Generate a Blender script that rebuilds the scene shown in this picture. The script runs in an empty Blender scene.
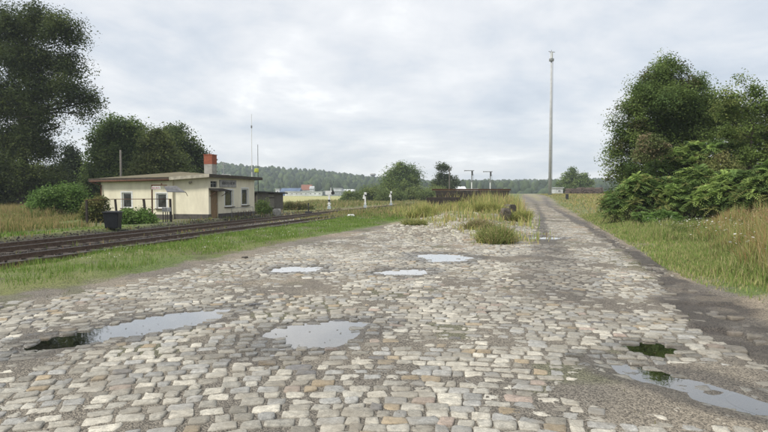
import bpy, math, random
import numpy as np
from mathutils import Vector, Matrix
random.seed(7)
RNG = np.random.default_rng(11)
S = bpy.context.scene
COL = S.collection
PI = math.pi

# ------------------------------------------------------------------ camera
CH = 1.8
F = 555.0
PITCH = math.atan(23.0 / F)
cam_d = bpy.data.cameras.new('camera')
cam = bpy.data.objects.new('camera', cam_d)
COL.objects.link(cam)
cam.location = (0, 0, CH)
cam.rotation_euler = (PI / 2 - PITCH, 0, 0)
cam_d.sensor_width = 36
cam_d.lens = 36 * F / 768
cam_d.clip_end = 6000
S.camera = cam

# ------------------------------------------------------------------ world
SUN_EL, SUN_AZ = 48.0, -125.0      # azimuth from +Y, clockwise; the sun stands behind the camera's left shoulder
wd = bpy.data.worlds.new('World')
S.world = wd
wd.use_nodes = True
nt = wd.node_tree
nt.nodes.clear()
def N(tree, t, **kw):
    n = tree.nodes.new(t)
    for k, v in kw.items():
        setattr(n, k, v)
    return n
def L(tree, a, b):
    tree.links.new(a, b)
out = N(nt, 'ShaderNodeOutputWorld')
sky = N(nt, 'ShaderNodeTexSky', sky_type='NISHITA', sun_disc=False)
sky.sun_elevation = math.radians(SUN_EL)
sky.sun_rotation = math.radians(SUN_AZ)
bg1 = N(nt, 'ShaderNodeBackground'); bg1.inputs[1].default_value = 0.10
L(nt, sky.outputs[0], bg1.inputs[0])
tc = N(nt, 'ShaderNodeTexCoord')
sep = N(nt, 'ShaderNodeSeparateXYZ'); L(nt, tc.outputs['Generated'], sep.inputs[0])
def M2(tree, op, a, b=None, clamp=False):
    n = N(tree, 'ShaderNodeMath', operation=op); n.use_clamp = clamp
    for i, v in enumerate((a, b)):
        if v is None: continue
        if isinstance(v, (int, float)): n.inputs[i].default_value = v
        else: L(tree, v, n.inputs[i])
    return n.outputs[0]
zz = M2(nt, 'ADD', M2(nt, 'MAXIMUM', sep.outputs[2], 0.0), 0.24)
cx = M2(nt, 'DIVIDE', sep.outputs[0], zz); cy = M2(nt, 'DIVIDE', sep.outputs[1], zz)
cmb = N(nt, 'ShaderNodeCombineXYZ'); L(nt, cx, cmb.inputs[0]); L(nt, cy, cmb.inputs[1])
def noise(tree, vec, scale, detail=5, rough=0.55, dist=0.0):
    n = N(tree, 'ShaderNodeTexNoise'); n.inputs['Scale'].default_value = scale
    n.inputs['Detail'].default_value = detail; n.inputs['Roughness'].default_value = rough
    n.inputs['Distortion'].default_value = dist
    if vec is not None: L(tree, vec, n.inputs['Vector'])
    return n.outputs['Fac']
def ramp(tree, fac, stops):
    r = N(tree, 'ShaderNodeValToRGB')
    els = r.color_ramp.elements
    while len(els) > 1: els.remove(els[-1])
    els[0].position, els[0].color = stops[0][0], tuple(stops[0][1]) + (1,)
    for p, c in stops[1:]:
        e = els.new(p); e.color = tuple(c) + (1,)
    L(tree, fac, r.inputs[0])
    return r.outputs[0]
n1 = noise(nt, cmb.outputs[0], 0.85, 7, 0.55, 0.5)
n2 = noise(nt, cmb.outputs[0], 2.6, 6, 0.6, 0.2)
mixn = M2(nt, 'ADD', M2(nt, 'MULTIPLY', n1, 0.68), M2(nt, 'MULTIPLY', n2, 0.32))
ccol = ramp(nt, mixn, [(0.36, (0.48, 0.53, 0.60)), (0.43, (0.57, 0.61, 0.665)), (0.49, (0.67, 0.69, 0.72)), (0.55, (0.76, 0.77, 0.785)), (0.62, (0.98, 0.98, 0.975))])
bg2 = N(nt, 'ShaderNodeBackground'); L(nt, ccol, bg2.inputs[0]); bg2.inputs[1].default_value = 1.0
mx = N(nt, 'ShaderNodeMixShader'); mx.inputs[0].default_value = 0.9
L(nt, bg1.outputs[0], mx.inputs[1]); L(nt, bg2.outputs[0], mx.inputs[2]); L(nt, mx.outputs[0], out.inputs[0])

sun_d = bpy.data.lights.new('sun', 'SUN')
sun_d.energy = 3.0; sun_d.angle = math.radians(11); sun_d.color = (1.0, 0.955, 0.88)
sun = bpy.data.objects.new('sun', sun_d); COL.objects.link(sun)
az, el = math.radians(SUN_AZ), math.radians(SUN_EL)
sdir = Vector((math.sin(az) * math.cos(el), math.cos(az) * math.cos(el), math.sin(el)))
sun.rotation_euler = sdir.to_track_quat('Z', 'Y').to_euler()
vs = S.view_settings
vs.view_transform = 'Standard'; vs.look = 'None'; vs.exposure = 0.42; vs.gamma = 1.0; vs.use_curve_mapping = False
S.cycles.volume_bounces = 0
S.cycles.max_bounces = 6
S.cycles.use_denoising = True

# ------------------------------------------------------------------ pixel helpers (for laying things out in metres)
def ray(px, py):
    x = (px - 384) / F; y = -(py - 216) / F
    c, s = math.cos(PITCH), math.sin(PITCH)
    return Vector((x, c + y * s, -s + y * c))
def gnd(px, py, z=0.0):
    r = ray(px, py); t = (z - CH) / r.z
    return Vector((r.x * t, r.y * t, z))
def at(px, py, Y):
    r = ray(px, py); t = Y / r.y
    return Vector((r.x * t, Y, CH + r.z * t))
AN = math.radians(13.3)
U = Vector((math.sin(AN), math.cos(AN), 0))        # along the tracks
NL = Vector((-math.cos(AN), math.sin(AN), 0))      # away from the yard
def tp(p, s, z=0.0):
    v = NL * p + U * s
    return Vector((v.x, v.y, z))

# ------------------------------------------------------------------ numpy noise
def _h(ix, iy, seed):
    n = (ix.astype(np.int64) * 374761393 + iy.astype(np.int64) * 668265263 + seed * 1442695041) & 0xffffffff
    n = ((n ^ (n >> 13)) * 1274126177) & 0xffffffff
    return ((n ^ (n >> 16)) & 0xffff) / 65535.0
def vn(x, y, sc, seed=0):
    x = np.asarray(x, float) * sc; y = np.asarray(y, float) * sc
    ix = np.floor(x); iy = np.floor(y); fx = x - ix; fy = y - iy
    fx = fx * fx * (3 - 2 * fx); fy = fy * fy * (3 - 2 * fy)
    a = _h(ix, iy, seed); b = _h(ix + 1, iy, seed); c = _h(ix, iy + 1, seed); d = _h(ix + 1, iy + 1, seed)
    return a + (b - a) * fx + (c - a) * fy + (a - b - c + d) * fx * fy
def fbm(x, y, sc, seed=0, o=4):
    t = 0; w = 1; s = 0
    for k in range(o):
        t = t + vn(x, y, sc * 2 ** k, seed + k * 17) * w; s += w; w *= 0.5
    return t / s
def sst(a, b, x):
    t = np.clip((x - a) / (b - a), 0, 1); return t * t * (3 - 2 * t)
def seg_dist(x, y, pts, closed=False):
    d = np.full(np.shape(x), 1e9); n = len(pts)
    for i in range(n if closed else n - 1):
        ax, ay = pts[i][:2]; bx, by = pts[(i + 1) % n][:2]
        vx, vy = bx - ax, by - ay
        t = np.clip(((x - ax) * vx + (y - ay) * vy) / (vx * vx + vy * vy), 0, 1)
        d = np.minimum(d, np.hypot(x - ax - t * vx, y - ay - t * vy))
    return d
def inside(x, y, pts):
    r = np.zeros(np.shape(x), bool); n = len(pts)
    for i in range(n):
        ax, ay = pts[i][:2]; bx, by = pts[(i + 1) % n][:2]
        if ay == by: continue
        c = ((ay > y) != (by > y)) & (x < (bx - ax) * (y - ay) / (by - ay) + ax)
        r ^= c
    return r
def sdf(x, y, pts):
    d = seg_dist(x, y, pts, True)
    return np.where(inside(x, y, pts), -d, d)
def G(px, py):
    v = gnd(px, py); return (v.x, v.y)

YARD = [(-26, 2.5), (-14, 6.6), G(0, 297), G(50, 291), G(100, 282), G(200, 262), G(300, 240), G(380, 226), G(420, 218), (5, 50), (12, 62),
        (27, 110), (60, 240), (160, 620), (164, 620), (65, 240), (33.5, 110), G(575, 214), G(600, 227), G(645, 252), G(675, 271), G(715, 288), G(768, 303), (6.3, 6), (6.1, 0), (6.1, -10), (-26, -10)]
MOUND = [(3.9, 20.0), (5.0, 20.2), (6.3, 25), (7.6, 33), (10.5, 46), (14.5, 64), (6, 64), (1.5, 46), (2.6, 38), (3.6, 33), (3.0, 26)]
RUTR = [(70, 260), (36.3, 125), G(550, 206), G(588, 227), G(611, 241), G(650, 263), G(672, 281), G(694, 299), G(725, 320), G(768, 346), (4.35, 4), (4.3, -4)]
RIGHT = RUTR[2:] + [(9, -4), (9, 6), (30, 60)]
RUTL = [(63, 260), (32, 125), G(536, 204), G(542, 217), G(544, 238), G(554, 260), G(562, 295), G(572, 325), G(560, 352)]
ARCS = [[G(545, 238), G(520, 248), G(470, 256), G(420, 266), G(300, 272), G(230, 284), G(140, 300), G(0, 330)],
        [G(548, 252), G(500, 262), G(440, 268), G(380, 274)],
        [G(700, 291), G(660, 300), G(600, 330), G(560, 360)]]
# puddles: centre, half length, half width, direction, depth
PUD = [[(-3.25, 7.6), 1.02, 0.46, 54, .050], [(-3.70, 6.98), 0.42, 0.25, 8, .036], [(-0.85, 7.1), 0.78, 0.52, 48, .050],
       [(-2.06, 13.2), 0.52, 0.55, 0, .040], [(0.52, 12.7), 0.62, 0.42, 20, .030], [(1.66, 15.7), 0.75, 0.85, 0, .040],
       [(3.12, 6.35), 0.30, 0.33, 10, .034], [(2.85, 5.2), 1.05, 0.31, -56, .017], [(6.45, 22.3), 0.6, 0.7, 0, .035], [(6.9, 35), 0.7, 1.2, 0, .03], [(3.75, 4.45), .55, .3, -30, .03]]
WLEV = -0.020
def base_h(x, y):
    """height of the paved yard's average surface"""
    h = (fbm(x, y, 0.35, 3, 3) - 0.5) * 0.045
    near = sst(60, 20, y)
    h = h * near
    flat = np.ones(np.shape(x))
    wet = np.zeros(np.shape(x))
    dep = np.zeros(np.shape(x))
    wob = (fbm(x, y, 1.5, 9, 4) - 0.5) * 1.25
    for (cx_, cy_), a, b, ang, dp in PUD:
        c, s = math.cos(math.radians(ang)), math.sin(math.radians(ang))
        u = ((x - cx_) * c + (y - cy_) * s) / a; v = (-(x - cx_) * s + (y - cy_) * c) / b
        r = np.hypot(u, v) + wob
        flat = np.minimum(flat, sst(0.9, 1.9, np.hypot(u, v)))
        k = sst(1.35, 0.65, r)
        dep = np.maximum(dep, k * (dp + 0.012))
        wet = np.maximum(wet, sst(1.95, 1.15, r))
    return h * flat - dep + 0.0 * x, wet
def mound_h(x, y):
    m = sst(1.2, -1.6, sdf(x, y, MOUND)) * sst(19, 40, y)
    return m * 0.42 * (0.7 + 0.6 * fbm(x, y, .3, 5, 3))
def pcoord(x, y):
    return x * NL.x + y * NL.y
def ground_h(x, y):
    x = np.asarray(x, float); y = np.asarray(y, float)
    b, wet = base_h(x, y)
    ds = sdf(x, y, YARD)
    inn = sst(0.35, -0.1, ds)
    p = pcoord(x, y)
    verge = 0.05 + (fbm(x, y, .5, 21, 4) - .5) * 0.16
    h = b * inn + verge * (1 - inn)
    bed = sst(11.5, 12.3, p) * sst(20.1, 19.4, p)
    near_over = sst(40, 48, y) * sst(15.6, 15.0, p)
    bed = bed * (1 - near_over)
    h = h * (1 - bed) + (-0.19 + (fbm(x, y, 2.5, 31, 3) - .5) * 0.05) * bed
    beyond = sst(19.8, 21, p)
    h = h * (1 - beyond) + ((fbm(x, y, .25, 41, 3) - .5) * 0.25 - 0.05) * beyond
    h = h + mound_h(x, y)
    # the land right of the yard climbs a little towards the mast
    h = h + 1.25 * sst(70, 165, y) * sst(6, 26, x - (y - 70) * 0.02)
    # drop well below beyond the sight line so the plain stays flat
    return h

# ------------------------------------------------------------------ object helpers
def tag(o, label=None, cat=None, group=None, kind=None):
    if label: o['label'] = label
    if cat: o['category'] = cat
    if group: o['group'] = group
    if kind: o['kind'] = kind
    return o
def link(name, me, mats, parent=None):
    o = bpy.data.objects.new(name, me); COL.objects.link(o)
    for m in (mats if isinstance(mats, (list, tuple)) else [mats]): me.materials.append(m)
    if parent is not None: o.parent = parent
    return o
def empty(name, loc=(0, 0, 0), rz=0.0, rx=0.0, ry=0.0):
    o = bpy.data.objects.new(name, None); COL.objects.link(o)
    o.location = loc; o.rotation_euler = (rx, ry, rz); o.empty_display_size = .2
    return o
def np_mesh(name, verts, faces_list, cols=None, smooth=False, mat_idx=None):
    """faces_list: list of (n,k) int arrays"""
    me = bpy.data.meshes.new(name)
    verts = np.asarray(verts, np.float32)
    me.vertices.add(len(verts)); me.vertices.foreach_set('co', verts.ravel())
    tot = sum(f.size for f in faces_list); nf = sum(len(f) for f in faces_list)
    me.loops.add(tot); me.polygons.add(nf)
    me.loops.foreach_set('vertex_index', np.concatenate([f.ravel() for f in faces_list]).astype(np.int32))
    starts = []; o = 0
    for f in faces_list:
        starts.append(o + np.arange(len(f)) * f.shape[1]); o += f.size
    me.polygons.foreach_set('loop_start', np.concatenate(starts).astype(np.int32))
    if smooth: me.polygons.foreach_set('use_smooth', np.ones(nf, bool))
    if mat_idx is not None: me.polygons.foreach_set('material_index', np.asarray(mat_idx, np.int32))
    me.update(calc_edges=True)
    if cols is not None:
        a = me.color_attributes.new('Col', 'FLOAT_COLOR', 'POINT')
        c = np.ones((len(verts), 4), np.float32); c[:, :cols.shape[1]] = cols
        a.data.foreach_set('color', c.ravel())
    return me
class MB:
    """collects simple solids, builds ONE mesh"""
    def __init__(s): s.v = []; s.f = []
    def add(s, vs_, fs_):
        o = len(s.v); s.v += [tuple(v) for v in vs_]; s.f += [tuple(i + o for i in f) for f in fs_]; return s
    def box(s, c, size, rz=0.0, M=None):
        hx, hy, hz = [a / 2 for a in size]
        R = M if M is not None else Matrix.Rotation(rz, 3, 'Z')
        pts = [R @ Vector((x * hx, y * hy, z * hz)) + Vector(c) for x, y, z in
               ((-1,-1,-1),(1,-1,-1),(1,1,-1),(-1,1,-1),(-1,-1,1),(1,-1,1),(1,1,1),(-1,1,1))]
        return s.add(pts, [(0,3,2,1),(4,5,6,7),(0,1,5,4),(1,2,6,5),(2,3,7,6),(3,0,4,7)])
    def tube(s, pts, rad, seg=8, cap=True):
        pts = [Vector(p) for p in pts]; n = len(pts)
        rad = rad if isinstance(rad, (list, tuple)) else [rad] * n
        vs_ = []; ref = None
        for i, p in enumerate(pts):
            d = (pts[min(i + 1, n - 1)] - pts[max(i - 1, 0)]).normalized()
            if ref is None: ref = Vector((1, 0, 0)) if abs(d.x) < .8 else Vector((0, 1, 0))
            a = (ref - d * ref.dot(d)).normalized(); b = d.cross(a); ref = a
            for k in range(seg):
                t = 2 * PI * k / seg
                vs_.append(p + (a * math.cos(t) + b * math.sin(t)) * rad[i])
        fs_ = [(i*seg+k, i*seg+(k+1)%seg, (i+1)*seg+(k+1)%seg, (i+1)*seg+k) for i in range(n-1) for k in range(seg)]
        if cap: fs_ += [tuple(range(seg))[::-1], tuple((n-1)*seg+k for k in range(seg))]
        return s.add(vs_, fs_)
    def prism(s, poly, z0, z1):
        n = len(poly)
        vs_ = [(x, y, z0) for x, y in poly] + [(x, y, z1) for x, y in poly]
        return s.add(vs_, [tuple(range(n))[::-1], tuple(range(n, 2*n))] + [(i, (i+1)%n, n+(i+1)%n, n+i) for i in range(n)])
    def build(s, name, mat_, parent=None, smooth=False, bevel=0.0):
        me = bpy.data.meshes.new(name); me.from_pydata(s.v, [], s.f); me.update()
        if smooth:
            for p in me.polygons: p.use_smooth = True
        o = link(name, me, mat_, parent)
        if bevel:
            b = o.modifiers.new('bevel', 'BEVEL'); b.width = bevel; b.segments = 2; b.limit_method = 'ANGLE'
        return o

# ------------------------------------------------------------------ materials
MATS = {}
def mat(name, col, rough=0.8, var=0.25, scale=6.0, bump=0.15, metal=0.0, col2=None, vcol=False, fine=40.0, spec=0.3, trans=0.0, stretch=None):
    if name in MATS: return MATS[name]
    m = bpy.data.materials.new(name); m.use_nodes = True; t = m.node_tree; t.nodes.clear()
    o = N(t, 'ShaderNodeOutputMaterial'); b = N(t, 'ShaderNodeBsdfPrincipled')
    b.inputs['Roughness'].default_value = rough; b.inputs['Metallic'].default_value = metal
    b.inputs['Specular IOR Level'].default_value = spec
    c = N(t, 'ShaderNodeTexCoord'); vec = c.outputs['Object']
    if stretch:
        mp = N(t, 'ShaderNodeMapping'); mp.inputs['Scale'].default_value = stretch; L(t, vec, mp.inputs[0]); vec = mp.outputs[0]
    nf = noise(t, vec, scale, 6, 0.65)
    if vcol:
        a = N(t, 'ShaderNodeVertexColor', layer_name='Col'); cs = a.outputs[0]
    else:
        c2 = col2 or tuple(x * 0.55 for x in col)
        cs = ramp(t, nf, [(0.35, c2), (0.62, col)])
    nn = noise(t, vec, fine, 4, 0.7)
    mul = M2(t, 'ADD', M2(t, 'MULTIPLY', M2(t, 'SUBTRACT', nn, 0.5), var * 2.6), 1.0)
    vm = N(t, 'ShaderNodeVectorMath', operation='SCALE'); L(t, cs, vm.inputs[0]); L(t, mul, vm.inputs['Scale'])
    L(t, vm.outputs[0], b.inputs['Base Color'])
    if bump:
        bp = N(t, 'ShaderNodeBump'); bp.inputs['Strength'].default_value = bump; bp.inputs['Distance'].default_value = 0.02
        L(t, nn, bp.inputs['Height']); L(t, bp.outputs[0], b.inputs['Normal'])
    sh = b.outputs[0]
    if trans:
        tr = N(t, 'ShaderNodeBsdfTranslucent'); L(t, vm.outputs[0], tr.inputs[0])
        ms = N(t, 'ShaderNodeMixShader'); ms.inputs[0].default_value = trans
        L(t, sh, ms.inputs[1]); L(t, tr.outputs[0], ms.inputs[2]); sh = ms.outputs[0]
    L(t, sh, o.inputs[0])
    MATS[name] = m
    return m
LEAF = mat('leaf', (.06, .09, .03), 0.6, 0.1, vcol=True, bump=0, trans=0.45, fine=3, spec=.12)
GRASSM = mat('grass_blade', (.1, .12, .04), 0.6, 0.1, vcol=True, bump=0, trans=0.35, fine=3, spec=.12)
BARK = mat('bark', (.085, .07, .055), .95, .3, 4, .6, col2=(.045, .038, .03), fine=18)
PLASTER = mat('cream_plaster', (.75, .705, .545), .9, .05, 1.6, .15, col2=(.63, .585, .45), fine=25, stretch=(1, 1, .35))
PLINTH = mat('dark_plinth', (.11, .10, .09), .9, .3, 4, .3)
ROOFM = mat('weathered_roof_felt', (.17, .145, .085), .95, .25, 1.2, .3, col2=(.11, .10, .07), fine=12)
FASCIA = mat('brown_fascia', (.075, .06, .045), .8, .2, 5, .1)
PALETRIM = mat('pale_trim', (.45, .42, .33), .7, .15, 5, .1)
WHITE = mat('white_paint', (.72, .73, .72), .5, .12, 5, .05, col2=(.58, .59, .58))
RUST = mat('rusty_iron', (.14, .065, .035), .85, .35, 9, .3, col2=(.06, .035, .025))
DARKWOOD = mat('dark_old_wood', (.055, .045, .038), .9, .35, 5, .5, col2=(.03, .026, .023), stretch=(1, 6, 6))
GREYWOOD = mat('grey_old_wood', (.16, .15, .13), .9, .35, 5, .5, col2=(.09, .08, .07), stretch=(6, 6, 1))
GREY = mat('grey_paint', (.25, .26, .26), .6, .15, 6, .05)
BRICK = mat('red_brick', (.31, .10, .055), .9, .4, 9, .5, col2=(.20, .07, .045), fine=22)
CONC = mat('concrete', (.36, .35, .32), .9, .2, 4, .3, col2=(.24, .235, .21))
BLACKP = mat('black_plastic', (.018, .02, .024), .45, .2, 4, .03)
DARK = mat('dark_metal', (.035, .035, .035), .6, .2, 6, .1)
GALV = mat('galvanised_steel', (.42, .43, .43), .5, .15, 5, .05, metal=.3, col2=(.32, .33, .33))
YEL = mat('yellow_plastic', (.58, .66, .10), .5, .08, 5, 0)
RAILM = mat('rail_steel', (.16, .115, .085), .5, .25, 10, .1, metal=.3, col2=(.09, .06, .045))
RAILTOP = mat('worn_rail_top', (.34, .33, .33), .38, .1, 10, .02, metal=.8)
def glass_mat():
    m = bpy.data.materials.new('window_glass'); m.use_nodes = True
    b = m.node_tree.nodes['Principled BSDF']
    c = N(m.node_tree, 'ShaderNodeTexCoord'); n = noise(m.node_tree, c.outputs['Object'], 2.2, 3)
    r = ramp(m.node_tree, n, [(.4, (.012, .014, .016)), (.6, (.05, .055, .055))]); L(m.node_tree, r, b.inputs['Base Color'])
    b.inputs['Roughness'].default_value = .06; b.inputs['Specular IOR Level'].default_value = .7
    return m
GLASS = glass_mat()

# ground material: vertex colour carries what the ground is made of, fine grit on top
def ground_mat():
    m = bpy.data.materials.new('earth_and_gravel'); m.use_nodes = True; t = m.node_tree; t.nodes.clear()
    o = N(t, 'ShaderNodeOutputMaterial'); b = N(t, 'ShaderNodeBsdfPrincipled')
    a = N(t, 'ShaderNodeVertexColor', layer_name='Col')
    w = N(t, 'ShaderNodeVertexColor', layer_name='Wet')
    c = N(t, 'ShaderNodeTexCoord')
    v = N(t, 'ShaderNodeTexVoronoi'); v.inputs['Scale'].default_value = 70; L(t, c.outputs['Object'], v.inputs['Vector'])
    nn = noise(t, c.outputs['Object'], 26, 6, .75)
    n3 = noise(t, c.outputs['Object'], 4, 5, .6)
    sepc = N(t, 'ShaderNodeSeparateColor'); L(t, v.outputs['Color'], sepc.inputs[0])
    g = M2(t, 'ADD', M2(t, 'MULTIPLY', sepc.outputs[0], .75), M2(t, 'MULTIPLY', nn, .7))
    g = M2(t, 'ADD', g, M2(t, 'MULTIPLY', n3, .35)); g = M2(t, 'SUBTRACT', M2(t, 'MULTIPLY', g, 1.5), 0.34)
    vm = N(t, 'ShaderNodeVectorMath', operation='SCALE'); L(t, a.outputs[0], vm.inputs[0]); L(t, g, vm.inputs['Scale'])
    L(t, vm.outputs[0], b.inputs['Base Color'])
    sw = N(t, 'ShaderNodeSeparateColor'); L(t, w.outputs[0], sw.inputs[0])
    L(t, M2(t, 'SUBTRACT', .92, M2(t, 'MULTIPLY', sw.outputs[0], .42)), b.inputs['Roughness'])
    b.inputs['Specular IOR Level'].default_value = .4
    bp = N(t, 'ShaderNodeBump'); bp.inputs['Strength'].default_value = .9; bp.inputs['Distance'].default_value = .02
    hh = M2(t, 'ADD', nn, M2(t, 'MULTIPLY', v.outputs['Distance'], -.9)); L(t, hh, bp.inputs['Height']); L(t, bp.outputs[0], b.inputs['Normal'])
    L(t, b.outputs[0], o.inputs[0])
    return m
GROUNDM = ground_mat()

# ------------------------------------------------------------------ the ground sheet
def lerp(a, b, t):
    t = np.asarray(t)[..., None]; return a * (1 - t) + np.asarray(b) * t
def rut_mask(x, y):
    j = (fbm(x, y, 1.2, 77, 4) - .5) * .8
    w = 0.22 + 0.0015 * np.clip(y, 0, 60)
    wr = w + .34 * sst(11.5, 9, y)
    r = sst(1.5, .55, (seg_dist(x, y, RUTR) + j * .6) / wr)
    wl = 0.22 + sst(24, 14, y) * .55
    l = sst(1.5, .4, (seg_dist(x, y, RUTL) + j * .6) / wl) * sst(6.0, 11, y)
    a = 0
    for k, arc in enumerate(ARCS):
        a = np.maximum(a, sst(.26, .08, seg_dist(x, y, arc) + j * .25) * .55 * sst(.35, .6, fbm(x, y, .7, 5 + k)))
    l = l * (.68 + .32 * sst(14, 24, y))
    return np.clip(r, 0, 1), np.clip(l, 0, 1) * .9, a
def fill_level(x, y):
    """height of the gravel between the stones, relative to the stones' tops"""
    n = fbm(x, y, .55, 51, 4); n2 = fbm(x, y, 2.2, 61, 3)
    f = -0.014 + sst(.54, .68, n) * .012 + (n2 - .5) * .016 + sst(.56, .70, fbm(x, y, .9, 71, 4)) * .012
    ds = sdf(x, y, YARD)
    f = f + sst(-1.3, 0.0, ds) * .03                   # dirt builds up along the yard's edges
    r, l, a = rut_mask(x, y)
    f = f + r * .032 + l * .004
    f = f + sst(16, 22, y) * .008 + sst(26, 50, y) * .008
    return np.clip(f, -0.034, .03)
def build_ground():
    def axis(lo, fine_lo, fine_hi, hi, st, gr):
        a = list(np.arange(fine_lo, fine_hi, st))
        d = st; v = fine_hi
        while v < hi: a.append(v); d *= gr; v += d
        a.append(hi)
        d = st; v = fine_lo - st; b = []
        while v > lo: b.append(v); d *= gr; v -= d
        b.append(lo)
        return np.array(b[::-1] + a)
    X = axis(-3000, -9.5, 8.5, 3000, .055, 1.045)
    Y = axis(-300, 2.2, 17.0, 4500, .055, 1.018)
    gx, gy = np.meshgrid(X, Y)
    x = gx.ravel(); y = gy.ravel()
    h = ground_h(x, y)
    ds = sdf(x, y, YARD); inn = sst(.25, -.15, ds)
    mnd = sst(1.0, -.6, sdf(x, y, MOUND))
    fl = fill_level(x, y)
    _, wet = base_h(x, y)
    fl = np.where(wet > .6, np.maximum(fl, -.034 + .026 * sst(.6, 1.0, wet)), fl)
    h = h + fl * inn * (y > -5)
    r, l, a = rut_mask(x, y)
    h = h - r * inn * (.02 + .05 * sst(.45, .6, fbm(x, y, 1.6, 311, 3))) + r * inn * (fbm(x, y, 6, 313, 2) - .5) * .03
    # colours
    n = fbm(x, y, .8, 91, 4); nb = fbm(x, y, .15, 93, 4); nc = fbm(x, y, 3, 95, 3)
    grass = lerp(np.array([.12, .16, .045]), [.17, .18, .065], sst(.42, .62, nb))
    grass = lerp(grass, [.12, .10, .07], sst(.55, .7, n) * .6)
    p = pcoord(x, y)
    col = grass
    # far field on the left, yellow with ripening crop and green strips
    ff = sst(105, 135, y) * sst(400, 330, y) * (p > 24)
    fc = lerp(np.array([.36, .34, .15]), [.25, .28, .11], sst(.45, .6, fbm(x, y * .35, .05, 7, 2)))
    col = lerp(col, fc, ff)
    fr = sst(55, 80, y) * sst(3.2, 5.5, ds) * (x > 20 + (y - 50) * .25) * .8
    col = lerp(col, [.27, .25, .10], fr)
    yard = lerp(np.array([.185, .163, .133]), [.26, .225, .175], sst(.4, .62, n))
    yard = lerp(yard, [.17, .155, .13], sst(.5, .66, nb) * .6)
    yard = lerp(yard, [.11, .12, .055], sst(.64, .72, fbm(x, y, 1.1, 101, 4)) * .5)
    yard = lerp(yard, [.33, .27, .20], sst(.55, .75, fbm(x, y, .28, 103, 3)) * sst(14, 20, y) * .8)
    yard = lerp(yard, [.29, .24, .175], inside(x, y, RIGHT) * sst(.35, .6, n) * .8)
    yard = lerp(yard, [.13, .125, .065], sst(1.0, .2, np.hypot((x - 6.6) / 1.1, (y - 14.0) / 3.0)) * .8 * sst(.35, .5, nc))
    yard = lerp(yard, [.10, .088, .072], sst(.0, .6, wet) * .85)
    yard = lerp(yard, [.068, .057, .046], np.clip(r * (.65 + .6 * sst(.35, .65, nc)), 0, .97))
    yard = lerp(yard, [.075, .066, .056], l)
    yard = lerp(yard, [.12, .105, .09], a)
    # greenish strip between the ruts far down the road
    dm = np.minimum(seg_dist(x, y, RUTR), seg_dist(x, y, RUTL))
    yard = lerp(yard, [.25, .235, .12], sst(.9, 1.5, dm) * sst(26, 38, y) * .85 * sst(.36, .52, n))
    inn2 = sst(.22, -.12, ds + (nc - .5) * .5)
    col = lerp(col, yard, inn2)
    sandy = sst(1.9, .8, np.abs(ds - .1)) * (x > 3) * sst(.4, .52, n) * (1 - inn2) * sst(40, 25, y)
    sandy = sandy * np.maximum(sst(1.6, .6, np.hypot((x - 6.7) / 1.2, (y - 9.0) / 2.2)), sst(1.4, .5, np.hypot((x - 9.6) / 1.6, (y - 18.5) / 2.2)))
    col = lerp(col, [.27, .225, .165], sandy * .85)
    col = lerp(col, [.165, .15, .09], mnd * .8)
    bed = sst(11.7, 12.2, p + (nc - .5) * .7) * sst(20.1, 19.5, p + (nc - .5) * .5) * (1 - sst(40, 48, y) * sst(15.6, 15.0, p))
    bc = lerp(np.array([.03, .025, .022]), [.06, .050, .042], sst(.4, .65, n))
    bc = lerp(bc, [.25, .235, .21], sst(32, 40, y) * sst(14.6, 15.2, p) * sst(17.4, 16.2, p) * .8)
    bc = lerp(bc, [.30, .24, .15], sst(44, 56, y) * .8)
    col = lerp(col, bc, bed)
    bp = sst(19.7, 20.0, p) * sst(22.5, 21.0, p) * sst(30, 34, y) * sst(56, 50, y)
    col = lerp(col, [.13, .12, .10], bp * .8)
    ny, nx = gx.shape
    i = (np.arange(ny - 1)[:, None] * nx + np.arange(nx - 1)[None, :]).ravel()
    f = np.stack([i, i + 1, i + nx + 1, i + nx], 1)
    me = np_mesh('ground', np.stack([x, y, h], 1), [f], col.astype(np.float32), smooth=True)
    at_ = me.color_attributes.new('Wet', 'FLOAT_COLOR', 'POINT')
    wv = np.clip(wet * inn + r * .9 + l * .8, 0, 1)
    w4 = np.stack([wv, wv, wv, np.ones_like(wv)], 1).astype(np.float32); at_.data.foreach_set('color', w4.ravel())
    tag(link('ground', me, GROUNDM), kind='structure')
build_ground()

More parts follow.
